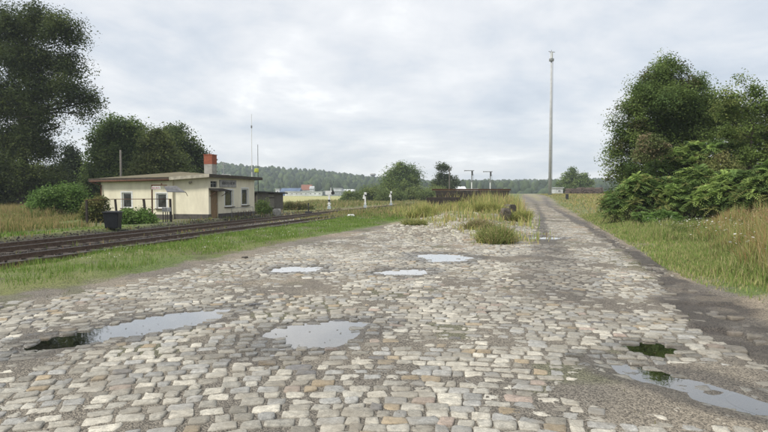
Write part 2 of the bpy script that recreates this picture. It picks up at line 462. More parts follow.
# ------------------------------------------------------------------ cobblestones: every stone its own rounded block, in ONE paving mesh
def row_curve(x, y):
    a = np.abs(x + .2)
    g = -np.where(a < 1.6, .085 * a * a, .085 * 2.56 + .272 * (a - 1.6))
    return g
def stone_mat():
    m = bpy.data.materials.new('granite_setts'); m.use_nodes = True; t = m.node_tree; t.nodes.clear()
    o = N(t, 'ShaderNodeOutputMaterial'); b = N(t, 'ShaderNodeBsdfPrincipled')
    a = N(t, 'ShaderNodeVertexColor', layer_name='Col'); c = N(t, 'ShaderNodeTexCoord')
    n1 = noise(t, c.outputs['Object'], 90, 4, .8); n2_ = noise(t, c.outputs['Object'], 17, 5, .65)
    g = M2(t, 'ADD', M2(t, 'MULTIPLY', M2(t, 'SUBTRACT', n1, .5), 2.0), M2(t, 'MULTIPLY', M2(t, 'SUBTRACT', n2_, .5), 1.5)); g = M2(t, 'ADD', g, 1.0)
    vm = N(t, 'ShaderNodeVectorMath', operation='SCALE'); L(t, a.outputs[0], vm.inputs[0]); L(t, g, vm.inputs['Scale'])
    # dust and moss patches that lie over stones and joints alike
    n3 = noise(t, c.outputs['Object'], 1.6, 6, .7)
    mk = ramp(t, n3, [(.44, (0, 0, 0)), (.64, (1, 1, 1))])
    mxr = N(t, 'ShaderNodeMix', data_type='RGBA'); L(t, M2(t, 'MULTIPLY', mk, .62), mxr.inputs[0]); L(t, vm.outputs[0], mxr.inputs[6]); mxr.inputs[7].default_value = (.215, .19, .15, 1)
    L(t, mxr.outputs[2], b.inputs['Base Color'])
    rg = M2(t, 'SUBTRACT', M2(t, 'ADD', M2(t, 'MULTIPLY', n2_, .35), .48), M2(t, 'MULTIPLY', a.outputs['Alpha'], .42), True); L(t, rg, b.inputs['Roughness'])
    b.inputs['Specular IOR Level'].default_value = .4
    bp = N(t, 'ShaderNodeBump'); bp.inputs['Strength'].default_value = .5; bp.inputs['Distance'].default_value = .008
    L(t, M2(t, 'ADD', M2(t, 'MULTIPLY', n1, .4), n2_), bp.inputs['Height']); L(t, bp.outputs[0], b.inputs['Normal'])
    L(t, b.outputs[0], o.inputs[0]); return m
def build_stones():
    P = .162
    C = []
    for j in range(-90, 520):
        v = j * P
        if v < -14 or v > 80: continue
        x0, x1 = (-17, 12) if v < 26 else (-4 + (v - 26) * .1, v * .32 + 6)
        u = x0 + random.random() * .3
        while u < x1:
            w = random.choice((random.uniform(.12, .17), random.uniform(.16, .22), random.uniform(.18, .24), random.uniform(.20, .28)))
            C.append((u + w / 2, v, w, P)); u += w
    C = np.array(C); n = len(C)
    cx_, vv, w, d = C.T
    yy = vv + row_curve(cx_, vv)
    # wander of rows and columns
    cxw = cx_ + (fbm(cx_, vv, .35, 201, 2) - .5) * .5; yw = yy + (fbm(cx_, vv, .28, 203, 2) - .5) * .5
    ds = sdf(cxw, yw, YARD)
    md = sdf(cxw, yw, MOUND)
    rr, ll, aa = rut_mask(cxw, yw)
    keep = (ds < -.08) & (yw > .5) & (RNG.random(n) > .035) & ~(inside(cxw, yw, RIGHT) & (seg_dist(cxw, yw, RUTR) + .35 * (fbm(cxw, yw, 1.3, 99, 2) - .5) > .30)) & ((md > -2.6) | (RNG.random(n) < .25)) & (yw < 75) & ~((rr > .6) & (RNG.random(n) < .8))
    keep &= (np.abs(cxw) < yw * .95 + 3.0)
    cx_, yy, w, d, cxw, yw, ll, rr, aa = [q[keep] for q in (cx_, yy, w, d, cxw, yw, ll, rr, aa)]
    n = len(cx_)
    near = yw < 13
    vs_all, fs_all, cs_all = [], [], []; off = 0; mi = []
    b, wet = base_h(cxw, yw); b = b + mound_h(cxw, yw)
    # colours: grey, blue grey, cream, ochre, pinkish, dark
    pal = np.array([[.40, .38, .325], [.345, .34, .315], [.50, .47, .395], [.36, .29, .195], [.36, .29, .24], [.17, .165, .16], [.29, .27, .225]])
    ci = RNG.choice(7, n, p=[.35, .19, .20, .035, .02, .02, .185])
    colr = pal[ci] * (0.64 + .40 * RNG.random((n, 1)))
    farm = sst(18, 30, yw)[:, None]; colr = colr * (1 - .0 * farm)
    dirt = np.clip(ll * .85 + rr * .85 + aa * .45, 0, .85)[:, None]
    colr = colr * (1 - dirt) + np.array([.08, .07, .06]) * dirt
    wt = sst(.02, .55, wet + (fbm(cxw, yw, 2, 222, 2) - .5) * .4)[:, None]; colr = colr * (1 - wt * .5); colr = np.concatenate([colr, wt], 1)
    dx = .02
    slope = (row_curve(cx_ + dx, yy) - row_curve(cx_ - dx, yy)) / (2 * dx)
    ang = np.arctan(slope) + RNG.normal(0, .055, n)
    for isn in (True, False):
        s = near == isn; m = int(s.sum())
        if not m: continue
        seg = 20 if isn else 12
        rings = [(1.01, -.05), (1.0, -.009), (.93, -.0015), (.55, 0.001)] if isn else [(1.0, -.035), (.98, -.006), (.84, 0.0)]
        hw = w[s] / 2 - .007 - RNG.random(m) * .009; hd = d[s] / 2 - .007 - RNG.random(m) * .010
        hw = np.maximum(hw, .05)
        cj = RNG.normal(0, .0105, (m, 4, 2))
        th = np.arange(seg) / seg * 2 * PI + PI / seg
        ex = 2 / (4.2 + RNG.random(m) * 4.5)
        cs = np.sign(np.cos(th))[None] * np.abs(np.cos(th))[None] ** ex[:, None]
        sn = np.sign(np.sin(th))[None] * np.abs(np.sin(th))[None] ** ex[:, None]
        # lumpy outline
        lump = 1 + .035 * np.sin(th * 3 + RNG.random((m, 1)) * 6.3) + .025 * np.sin(th * 5 + RNG.random((m, 1)) * 6.3) + RNG.normal(0, .012, (m, seg))
        ux = cs * lump; uy = sn * lump
        sx = (ux + 1) / 2; sy = (uy + 1) / 2
        bx = (1-sx)*(1-sy); bxx = sx*(1-sy); byy = (1-sx)*sy; bb = sx*sy
        jx = bx*cj[:,0,0:1] + bxx*cj[:,1,0:1] + byy*cj[:,2,0:1] + bb*cj[:,3,0:1]
        jy = bx*cj[:,0,1:2] + bxx*cj[:,1,1:2] + byy*cj[:,2,1:2] + bb*cj[:,3,1:2]
        lx = ux * hw[:, None] + jx; ly = uy * hd[:, None] + jy
        tz = RNG.normal(-.001, .004, m); tx = RNG.normal(0, .03, m); ty = RNG.normal(0, .035, m)
        ca, sa = np.cos(ang[s]), np.sin(ang[s])
        V = []
        top0 = b[s] + tz
        for (k, dz) in rings + [(0.0, .0015)]:
            q = seg if k else 1
            X_ = lx[:, :q] * k; Y_ = ly[:, :q] * k
            bump_ = RNG.normal(0, .0028, (m, q)) if dz > -.02 else 0
            Z_ = top0[:, None] + dz + bump_ + (X_ * tx[:, None] + Y_ * ty[:, None]) * (1 if dz > -.03 else 0)
            V.append(np.stack([cxw[s][:, None] + X_ * ca[:, None] - Y_ * sa[:, None], yw[s][:, None] + X_ * sa[:, None] + Y_ * ca[:, None], Z_], 2))
        V = np.concatenate(V, 1); vpn = V.shape[1]
        nr = len(rings); quads = []; tris = []
        for r_ in range(nr - 1):
            for k in range(seg):
                quads.append((r_*seg+k, r_*seg+(k+1)%seg, (r_+1)*seg+(k+1)%seg, (r_+1)*seg+k))
        for k in range(seg): tris.append(((nr-1)*seg+k, (nr-1)*seg+(k+1)%seg, nr*seg))
        base = off + np.arange(m)[:, None, None] * vpn
        fs_all.append(('q', (np.array(quads)[None] + base).reshape(-1, 4))); fs_all.append(('t', (np.array(tris)[None] + base).reshape(-1, 3)))
        vs_all.append(V.reshape(-1, 3)); cs_all.append(np.repeat(colr[s], vpn, 0)); off += m * vpn
    F_ = [f for k, f in fs_all]
    me = np_mesh('cobblestone_paving', np.concatenate(vs_all), F_, np.concatenate(cs_all).astype(np.float32), smooth=True)
    tag(link('cobblestone_paving', me, stone_mat()), kind='structure')
    print('stones', n, 'verts', off)
build_stones()

# ------------------------------------------------------------------ puddles
def water_mat():
    m = bpy.data.materials.new('puddle_water'); m.use_nodes = True; t = m.node_tree; t.nodes.clear()
    o = N(t, 'ShaderNodeOutputMaterial'); g = N(t, 'ShaderNodeBsdfGlossy'); g.inputs['Roughness'].default_value = 0.015
    g.inputs['Color'].default_value = (.97, .95, .92, 1)
    tr = N(t, 'ShaderNodeBsdfTransparent'); tr.inputs[0].default_value = (.72, .68, .58, 1)
    fr = N(t, 'ShaderNodeFresnel'); fr.inputs[0].default_value = 1.75
    c = N(t, 'ShaderNodeTexCoord'); bp = N(t, 'ShaderNodeBump'); bp.inputs['Strength'].default_value = .04; bp.inputs['Distance'].default_value = .01
    L(t, noise(t, c.outputs['Object'], 7, 3), bp.inputs['Height']); L(t, bp.outputs[0], g.inputs['Normal'])
    mx_ = N(t, 'ShaderNodeMixShader'); L(t, M2(t, 'MULTIPLY', fr.outputs[0], 1.95, True), mx_.inputs[0]); L(t, tr.outputs[0], mx_.inputs[1]); L(t, g.outputs[0], mx_.inputs[2])
    L(t, mx_.outputs[0], o.inputs[0]); return m
WATER = water_mat()
for k, ((cx_, cy_), a, b, ang, dp) in enumerate(PUD):
    z = WLEV - .004 + k * .0002
    n = 48; c, s = math.cos(math.radians(ang)), math.sin(math.radians(ang))
    vs_ = [(cx_, cy_, z)]
    for i in range(n):
        t = 2 * PI * i / n; u, v = 1.5 * a * math.cos(t), 1.5 * b * math.sin(t)
        vs_.append((cx_ + u * c - v * s, cy_ + u * s + v * c, z))
    me = bpy.data.meshes.new('puddle'); me.from_pydata(vs_, [], [(0, 1 + i, 1 + (i + 1) % n) for i in range(n)])
    tag(link('puddle_water', me, WATER), kind='structure')

# ------------------------------------------------------------------ grass
def leaf_mesh(name, P, Nn, size, cols, asp=.6):
    n = len(P); Nn = Nn / np.linalg.norm(Nn, axis=1, keepdims=True)
    r = RNG.normal(size=(n, 3)); t = np.cross(Nn, r); t /= np.linalg.norm(t, axis=1, keepdims=True); b = np.cross(Nn, t)
    s = (size * (.6 + .8 * RNG.random(n)))[:, None]
    V = np.stack([P - t * s * .5, P + b * s * asp * .5 - Nn * s * .06, P + t * s * .5, P - b * s * asp * .5 - Nn * s * .06], 1).reshape(-1, 3)
    F_ = np.arange(n)[:, None] * 4 + np.arange(4)
    return np_mesh(name, V, [F_], np.repeat(cols, 4, 0).astype(np.float32))
def grass(name, x, y, h, w, cols, lean=.35, tipc=None, label=None, z=None, droop=.4):
    n = len(x); gz = (ground_h(x, y) if z is None else z) - .02
    a = RNG.random(n) * 2 * PI; la = RNG.random(n) * 2 * PI; ln = np.abs(RNG.normal(0, lean, n)) * h
    dx, dy = np.cos(a) * w / 2, np.sin(a) * w / 2; lx, ly = np.cos(la) * ln, np.sin(la) * ln
    q = []
    for (k, ws) in ((0, 1), (.5, .8)):
        ox, oy = lx * k * k, ly * k * k; hz = gz + h * k
        q.append(np.stack([x + ox - dx * ws, y + oy - dy * ws, hz], 1)); q.append(np.stack([x + ox + dx * ws, y + oy + dy * ws, hz], 1))
    q.append(np.stack([x + lx, y + ly, gz + h * (1 - droop * np.minimum(ln / h, 1))], 1))
    V = np.stack(q, 1).reshape(-1, 3); b = np.arange(n)[:, None] * 5
    F1 = b + np.array([0, 1, 3, 2]); F2 = b + np.array([2, 3, 4])
    tip = cols if tipc is None else tipc
    C = np.stack([cols, cols, cols, cols, tip], 1).reshape(-1, 3)
    me = np_mesh(name, V, [F1, F2], C.astype(np.float32))
    return tag(link(name, me, GRASSM), kind='stuff')
def pick(n, pal, p=None, j=.25):
    pal = np.array(pal); return pal[RNG.choice(len(pal), n, p=p)] * (1 - j + 2 * j * RNG.random((n, 1)))
def scatter(n, x0, x1, y0, y1, f):
    x = RNG.uniform(x0, x1, n); y = RNG.uniform(y0, y1, n); k = RNG.random(n) < f(x, y); return x[k], y[k]
def clumpy(x, y, sc, seed, lo=.35, hi=.6): return sst(lo, hi, fbm(x, y, sc, seed, 3))
GREEN = [(.14, .23, .04), (.17, .27, .055), (.22, .30, .08), (.11, .18, .035), (.32, .32, .13)]
STRAW = [(.36, .29, .14), (.30, .26, .11), (.20, .21, .075), (.13, .17, .05), (.34, .21, .11)]
# near verge between yard and tracks
def fv(x, y):
    ds = sdf(x, y, YARD); p = pcoord(x, y)
    return (ds > -.1) * (p < 12.15 + .3 * vn(x, y, 1.4, 5)) * (x < 3.5 + (y - 30) * .05) * np.clip(sst(-.1, .7, ds) * .8 + .12, 0, 1) * (0.25 + .75 * clumpy(x, y, 1.2, 3)) * sst(1.4, .7, np.maximum(y / 40, .7))
x, y = scatter(520000, -22, 4, 3, 48, fv)
d = np.hypot(x, y); hh = (.03 + .17 * clumpy(x, y, .8, 7, .3, .7) * RNG.random(len(x)) ** 1.5 + .06 * RNG.random(len(x)))
hh *= sst(-.1, 1.2, sdf(x, y, YARD)) * .7 + .5
hh += sst(.6, .2, np.abs(pcoord(x, y) - 11.9)) * .08
grass('verge_grass', x, y, hh, .004 + d * .0005, pick(len(x), GREEN, [.3, .3, .2, .1, .1]))
# weeds along the ballast and between rails
def fb(x, y):
    p = pcoord(x, y)
    edge = sst(.5, .1, np.abs(p - 12.1)) * .8 + sst(.25, .05, np.abs(p - 19.9)) * .5 + sst(.9, .2, np.abs(p - 15.4)) * sst(15, 30, y) * .35 + .02
    return edge * clumpy(x, y, .9, 15, .42, .6) * (p > 11.6) * (p < 20.4)
x, y = scatter(260000, -26, 4, 6, 60, fb)
grass('track_weeds', x, y, .08 + .22 * RNG.random(len(x)) ** 2 + .1 * (RNG.random(len(x)) < .1), .012 + np.hypot(x, y) * .0007, pick(len(x), [(.16, .19, .06), (.3, .28, .1), (.32, .17, .09), (.1, .14, .04)], [.4, .25, .15, .2]))
# overgrown end of the near track and rough ground ahead (tan and green)
def fo(x, y):
    p = pcoord(x, y)
    return (sdf(x, y, YARD) > -.4) * (p < 20.5 + sst(60, 90, y) * 30) * (p > -30) * (x < 6 + (y - 50) * .16) * np.where(p > 15.6, .25, 1) * (.3 + .7 * clumpy(x, y, .25, 77)) * (seg_dist(x, y, [tp(17.2, 0)[:2], tp(17.2, 300)[:2]]) > 1.5)
x, y = scatter(90000, -16, 22, 38, 130, fo)
d = np.hypot(x, y)
grass('rough_grass', x, y, .25 + .5 * RNG.random(len(x)) * clumpy(x, y, .12, 79, .3, .7), .02 + d * .0008, pick(len(x), [(.34, .28, .15), (.27, .25, .10), (.17, .20, .06), (.12, .16, .05)], [.32, .28, .25, .15]))
# meadow beyond the tracks on the left: straw tops over green
def fm(x, y):
    p = pcoord(x, y)
    return (p > 20.1) * (y < 62) * ~((p > 20.2) & (x > -21) & (y > 31)) * np.where(p < 23, .6, 1)
x, y = scatter(150000, -62, -11, 16, 62, fm)
p = pcoord(x, y); hh = np.where(p < 22.5, .12 + .15 * RNG.random(len(x)), .4 + .75 * RNG.random(len(x)) * clumpy(x, y, .3, 87, .2, .6))
hh = np.where((x > -24) & (y > 26), hh * .55, hh)
tip = pick(len(x), [(.42, .27, .15), (.40, .32, .15), (.3, .28, .1)])
gc = pick(len(x), [(.17, .20, .06), (.28, .25, .1), (.13, .17, .045), (.36, .28, .13)]); lowm = (p < 22.5)[:, None]
gc = np.where(lowm, pick(len(x), GREEN[:4]), gc); tip = np.where(lowm, gc, tip)
grass('meadow_grass', x, y, hh, .03 + .02 * RNG.random(len(x)), gc, tipc=tip)
# right-hand verge: short at the road, tall seeding grass behind
def fr_(x, y):
    ds = sdf(x, y, YARD)
    sp = np.maximum(sst(1.3, .5, np.hypot((x - 6.7) / 1.2, (y - 9.0) / 2.2)), sst(1.2, .5, np.hypot((x - 9.6) / 1.6, (y - 18.5) / 2.2)))
    return (ds > -.15) * (x > 4) * (.25 + .75 * sst(.0, 1.2, ds)) * (.35 + .65 * clumpy(x, y, .8, 107)) * (1 - .85 * sp * sst(2.2, 1.5, ds))
x, y = scatter(620000, 4.5, 24, 3, 44, fr_)
x2, y2 = scatter(480000, 4.8, 14.5, 4, 23, fr_); x = np.concatenate([x, x2]); y = np.concatenate([y, y2])
ds = sdf(x, y, YARD); tall = sst(.25, 1.7, ds) * (.35 + .65 * sst(32, 21, y)) * (.12 + .88 * sst(.34, .58, fbm(x, y, .6, 109, 3)))
n = len(x); hh = .05 + .13 * RNG.random(n) ** 1.5 + tall * (.2 + 1.05 * RNG.random(n)) * (.62 + .85 * sst(.6, 3.0, ds - .25 * (y - 12).clip(0, 20)))
gc = pick(n, [(.17, .25, .065), (.23, .31, .085), (.38, .35, .16), (.30, .33, .11), (.46, .40, .22)], [.24, .26, .18, .2, .12])
red = (hh > .55) & (RNG.random(n) < sst(5.8, 8, x - (y - 11) * .5) * .45)
tip = np.where(red[:, None], pick(n, [(.44, .24, .12), (.48, .34, .18)]), gc)
grass('tall_grass', x, y, hh, .007 + np.hypot(x, y) * .0007, np.where(red[:, None], gc * .5 + .5 * tip, gc), tipc=tip, lean=.30)
# far right field and road verge
def ffr(x, y):
    ds = sdf(x, y, YARD); return (ds > .0) * (x > y * .27)
x, y = scatter(60000, 12, 120, 36, 210, ffr)
d = np.hypot(x, y); grass('field_grass', x, y, .15 + .45 * RNG.random(len(x)) * sst(0, 4, sdf(x, y, YARD)), .02 + d * .0009, pick(len(x), [(.36, .31, .12), (.24, .25, .08), (.17, .21, .06), (.40, .30, .14)]))
# mound weeds
def fmo(x, y):
    md = sdf(x, y, MOUND); return sst(1.6, -.2, md) * clumpy(x, y, .8, 117, .40, .58) * (.45 + .55 * sst(33, 43, y))
x, y = scatter(110000, 0, 17, 19, 66, fmo)
n = len(x); hh = (.08 + .95 * RNG.random(n) ** 1.3 * clumpy(x, y, .5, 119, .3, .6)); hh *= np.where(y < 27, .5, 1) * (1 + .9 * sst(44, 50, y) * sst(4.5, 6, x))
gc = pick(n, [(.50, .45, .18), (.43, .41, .15), (.26, .32, .10), (.17, .24, .07), (.42, .29, .17)], [.3, .27, .2, .13, .1])
grass('mound_weeds', x, y, hh, .012 + np.hypot(x, y) * .0007, gc)
# grass in joints and patches in the yard
def fj(x, y):
    ds = sdf(x, y, YARD); _r, _l, _a = rut_mask(x, y)
    pa = np.maximum(sst(.9, .2, np.hypot((x - 6.6) / 1.2, (y - 14.0) / 3.0)), sst(.62, .72, fbm(x, y, .7, 131, 4)) * .8)
    pa = np.maximum(pa, sst(1.3, .2, np.hypot((x - 1.9) / 1.9, (y - 24) / 5)) * .25 * sst(.45, .6, fbm(x, y, 1.1, 133, 3)))
    pa = np.maximum(pa, sst(-1.1, -.1, ds) * .5 * sst(.4, .6, fbm(x, y, 1.1, 135, 3)))
    pa = np.maximum(pa, sst(.9, 1.5, np.minimum(seg_dist(x, y, RUTR), seg_dist(x, y, RUTL))) * sst(26, 38, y) * (x > 8) * .7)
    return (ds < 0) * pa * (1 - _r) * (base_h(x, y)[1] < .3)
x, y = scatter(260000, -10, 26, 4, 90, fj)
grass('joint_weeds', x, y, .015 + .04 * RNG.random(len(x)), .008 + np.hypot(x, y) * .0006, pick(len(x), [(.13, .155, .055), (.09, .11, .04), (.22, .20, .1)]), z=ground_h(x, y) + fill_level(x, y))
def weeds(name, x, y, hmax, size, pal):
    n = len(x); z = ground_h(x, y) + RNG.random(n) ** 1.4 * hmax
    P = np.stack([x + RNG.normal(0, .03, n), y + RNG.normal(0, .03, n), z], 1)
    me = leaf_mesh(name, P, RNG.normal(size=(n, 3)) * .6 + [0, 0, .9], size, pick(n, pal), .5); tag(link(name, me, LEAF), kind='stuff')
def lf(f, sc, sd): return lambda x, y: f(x, y) * sst(.5, .6, fbm(x, y, sc, sd, 3))
x, y = scatter(160000, -22, 4, 3, 40, lf(fv, .9, 501))
weeds('verge_herbs', x, y, .16, .035, GREEN[:4])
x, y = scatter(260000, 5, 16, 5, 28, lf(fr_, .8, 503))
weeds('tall_herbs', x, y, .10 + .6 * sst(1.0, 2.6, sdf(x, y, YARD)), .045, [(.12, .19, .05), (.17, .24, .07), (.10, .15, .04), (.24, .26, .10)])
x, y = scatter(120000, -50, -14, 20, 55, lf(fm, .5, 505))
weeds('meadow_herbs', x, y, .6 * sst(21.5, 23.5, pcoord(x, y)) + .12, .08, [(.15, .21, .06), (.22, .25, .09), (.30, .26, .13)])
x, y = scatter(90000, 7, 22, 8, 26, lambda x, y: sst(2.0, 3.2, sdf(x, y, YARD)) * sst(5.5, 8, x - (y - 11) * .5) * sst(19, 14, y) * .35)
n = len(x); z = ground_h(x, y) + .55 + .75 * RNG.random(n); P = np.stack([x, y, z], 1)
tag(link('grass_seed_heads', leaf_mesh('grass_seed_heads', P, RNG.normal(size=(n, 3)) * [1, 1, .15], .10, pick(n, [(.40, .27, .15), (.30, .19, .10), (.46, .38, .20)]), .22), LEAF), kind='stuff')
x, y = scatter(3000, -5, 4.5, 4, 18, lambda x, y: (base_h(x, y)[0] < WLEV - .012) * .35)
n = len(x); P = np.stack([x, y, np.full(n, WLEV + .003)], 1)
tag(link('floating_leaves', leaf_mesh('floating_leaves', P, RNG.normal(size=(n, 3)) * .08 + [0, 0, 1], .03, pick(n, [(.06, .05, .03), (.09, .08, .04)]), .6), LEAF), kind='stuff')
# white umbels and small flowers
def flowers(name, x, y, h, r, col):
    n = len(x); z = ground_h(x, y); V = []; Fq = []
    for k in range(n):
        o = len(V); a0 = RNG.random() * 6.3; tx_, ty_ = RNG.normal(0, .25, 2)
        for i in range(6):
            a = a0 + i * PI / 3; V.append((x[k] + r[k] * math.cos(a), y[k] + r[k] * math.sin(a), z[k] + h[k] + r[k] * (tx_ * math.cos(a) + ty_ * math.sin(a))))
        Fq.append([o + i for i in range(6)])
    c = np.tile(np.array(col), (len(V), 1)); me = np_mesh(name, np.array(V), [np.array(Fq)], c.astype(np.float32)); tag(link(name, me, GRASSM), kind='stuff')
x, y = scatter(1100, 7, 14, 11, 25, lambda x, y: sst(.9, 1.6, sdf(x, y, YARD)) * sst(5.5, 3.5, sdf(x, y, YARD)) * clumpy(x, y, .5, 141, .4, .6))
flowers('white_umbel_flowers', x, y, .5 + .35 * RNG.random(len(x)), .016 + .022 * RNG.random(len(x)), (.62, .62, .56))
x, y = scatter(2400, -12, 1, 9, 34, lambda x, y: (sdf(x, y, YARD) > .4) * (pcoord(x, y) < 12) * clumpy(x, y, .7, 143, .45, .6))
flowers('white_clover_flowers', x, y, .12 + .12 * RNG.random(len(x)), .010 + .009 * RNG.random(len(x)), (.7, .7, .66))

# ------------------------------------------------------------------ trees and bushes
def crown_points(lobes, n, clump, flat=.55, sub=26, fill=.35):
    """lobes: (x,y,z,rx,rz).  leaves gather in small flattened clumps spread through each lobe"""
    P = []; Nn = []; K = []
    wgt = np.array([l[3] ** 1.6 * l[4] ** .8 for l in lobes]); wgt /= wgt.sum()
    for li, l in enumerate(lobes):
        c = np.array(l[:3]); m = int(n * wgt[li]); ns = max(8, int(sub * l[3] * l[4] / (clump * clump) * .48))
        dr = RNG.normal(size=(ns, 3)); dr /= np.linalg.norm(dr, axis=1, keepdims=True)
        rad = np.where(RNG.random(ns) < fill, RNG.uniform(.25, .8, ns), RNG.uniform(.78, 1.12, ns))
        cc = c + dr * rad[:, None] * np.array([l[3], l[3], l[4]])
        cs = clump * RNG.uniform(.55, 1.35, ns)
        k = RNG.integers(0, ns, m)
        o = RNG.normal(size=(m, 3)); o /= np.maximum(1, np.linalg.norm(o, axis=1, keepdims=True) / 2.3); o = o * np.array([.55, .55, .55 * flat])
        # drooping edges of each clump
        o[:, 2] -= .22 * (o[:, 0] ** 2 + o[:, 1] ** 2)
        P.append(cc[k] + o * cs[k][:, None]); Nn.append(RNG.normal(size=(m, 3)) * .55 + dr[k] * .4 + np.array([0, 0, .75])); K.append(k + li * 1000)
    return np.concatenate(P), np.concatenate(Nn), np.concatenate(K)
def wob(a, b, n, amp, sag=0):
    a, b = Vector(a), Vector(b); out_ = []
    for i in range(n + 1):
        t = i / n; j = Vector((random.gauss(0, amp), random.gauss(0, amp), random.gauss(0, amp * .5))) * (0 if i in (0, n) else 1)
        out_.append(a.lerp(b, t) + j + Vector((0, 0, sag * math.sin(PI * t))))
    return out_
def tree(name, base, lobes, n, leaf, pal, label, cat='tree', r=.25, clump=.8, group=None, top=None, flat=.85, p=None, sub=26, fill=.35, stems=1, asp=.6, bare=0, bark=None):
    bx, by = base[0], base[1]; bz = float(ground_h(np.array([bx]), np.array([by]))[0]) - .1
    root = empty(name, (0, 0, 0)); tag(root, label, cat, group)
    root.location = (bx, by, bz); org = Vector((bx, by, bz))
    lw = [Vector(l[:3]) - org for l in lobes]
    ztop = max(v.z + l[4] * .5 for v, l in zip(lw, lobes)) if top is None else top
    cxm = sum((v.x * l[3] for v, l in zip(lw, lobes))) / sum(l[3] for l in lobes); cym = sum((v.y * l[3] for v, l in zip(lw, lobes))) / sum(l[3] for l in lobes)
    b = MB()
    trunks = []
    for s_ in range(stems):
        o = Vector((random.gauss(0, .25), random.gauss(0, .25), 0)) if stems > 1 else Vector((0, 0, 0))
        e = Vector((cxm * .8 + random.gauss(0, .12) * ztop * (stems > 1), cym * .8 + random.gauss(0, .12) * ztop * (stems > 1), ztop * .88))
        pts = wob(o, e, 9, .012 * ztop); trunks.append(pts)
        b.tube([pts[0]] + pts[1:], [r * 1.35] + [r * (1 - .88 * i / 9) for i in range(1, 10)], 10)
    for v, l in zip(lw, lobes):
        pts = min(trunks, key=lambda q: (q[5] - v).length)
        zt = max(.18 * ztop, min(v.z - l[3] * .7, ztop * .8)); i = min(range(10), key=lambda i: abs(pts[i].z - zt)); i = min(i, 8)
        rr_ = r * (1 - .88 * i / 9) * .6
        lp = wob(pts[i], v, 5, .03 * (v - pts[i]).length, 0); b.tube(lp, [rr_ * (1 - .75 * k / 5) for k in range(6)], 6)
        for q in range(5 + bare):
            dv = Vector((random.gauss(0, 1), random.gauss(0, 1), random.gauss(.25, .8))).normalized(); e = v + Vector((dv.x * l[3], dv.y * l[3], dv.z * l[4])) * (.95 if q < 5 else 1.15)
            s0 = lp[random.choice((3, 4, 5))]; b.tube(wob(s0, e, 3, .05 * (e - s0).length), [rr_ * .3, rr_ * .22, rr_ * .14, rr_ * .05], 4)
    b.build('trunk', bark or BARK, root, smooth=True)
    P, Nn, K = crown_points(lobes, n, clump, flat, sub, fill)
    pal = np.array(pal); h_ = np.random.default_rng(len(P)).random(60000); ck = pal[(np.random.default_rng(5).choice(len(pal), 60000, p=p))][K % 60000]
    cols = ck * (.88 + .24 * h_[(K * 7) % 60000])[:, None] * (.8 + .4 * RNG.random((len(P), 1)))
    low = P[:, 2] < bz + .05; P[low, 2] = bz + .05 + RNG.random(low.sum()) * .3
    me = leaf_mesh('crown', P - np.array(org), Nn, leaf, cols, asp); link('crown', me, LEAF, root)
    return root
def lob(D, lst, jit=.5, fl=1.0):
    """lobes given as (px,py,rx_px,rz_px,[depth offset m]) at distance D"""
    o = []
    for q in lst:
        dd = D + (q[4] if len(q) > 4 else random.uniform(-1, 1) * q[2] / F * D * jit)
        v = at(q[0], q[1], dd); o.append((v.x, v.y, v.z, q[2] / F * dd * fl, q[3] / F * dd * fl))
    return o
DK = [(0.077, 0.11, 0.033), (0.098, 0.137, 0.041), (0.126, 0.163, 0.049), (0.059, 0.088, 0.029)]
MD = [(0.119, 0.175, 0.05), (0.155, 0.217, 0.062), (0.196, 0.252, 0.076), (0.084, 0.133, 0.041)]
LT = [(.11, .19, .045), (.15, .25, .06), (.09, .16, .04), (.18, .27, .08)]

# the tall tree at the left edge of the picture
BL = lob(60, [(8, 28, 26, 22), (34, 20, 20, 16), (58, 28, 20, 14), (72, 34, 12, 8, 0), (22, 58, 24, 18), (52, 60, 20, 14), (68, 62, 13, 12), (-14, 50, 22, 24), (40, 84, 22, 14), (66, 86, 15, 9),
             (78, 98, 15, 10), (90, 101, 9, 8), (84, 113, 7, 5), (58, 108, 8, 6), (18, 98, 22, 20), (-12, 95, 24, 22), (36, 116, 15, 14), (12, 132, 24, 20), (32, 142, 20, 18), (44, 148, 10, 12), (5, 165, 26, 18), (36, 172, 22, 18), (50, 176, 10, 14), (-18, 140, 20, 22), (18, 192, 30, 12), (-16, 178, 22, 20), (44, 194, 14, 10), (59, 126, 4, 6, 0)], fl=.94)
tree('broadleaf_tree', (at(22, 193, 60).x, 60), BL, 160000, .22, [(.07, .095, .03), (.09, .12, .038), (.12, .15, .048), (.05, .072, .026)], 'towering dark broadleaf tree at the left edge, far taller than the house', r=.6, clump=1.15, sub=26, fill=.45, bare=1)
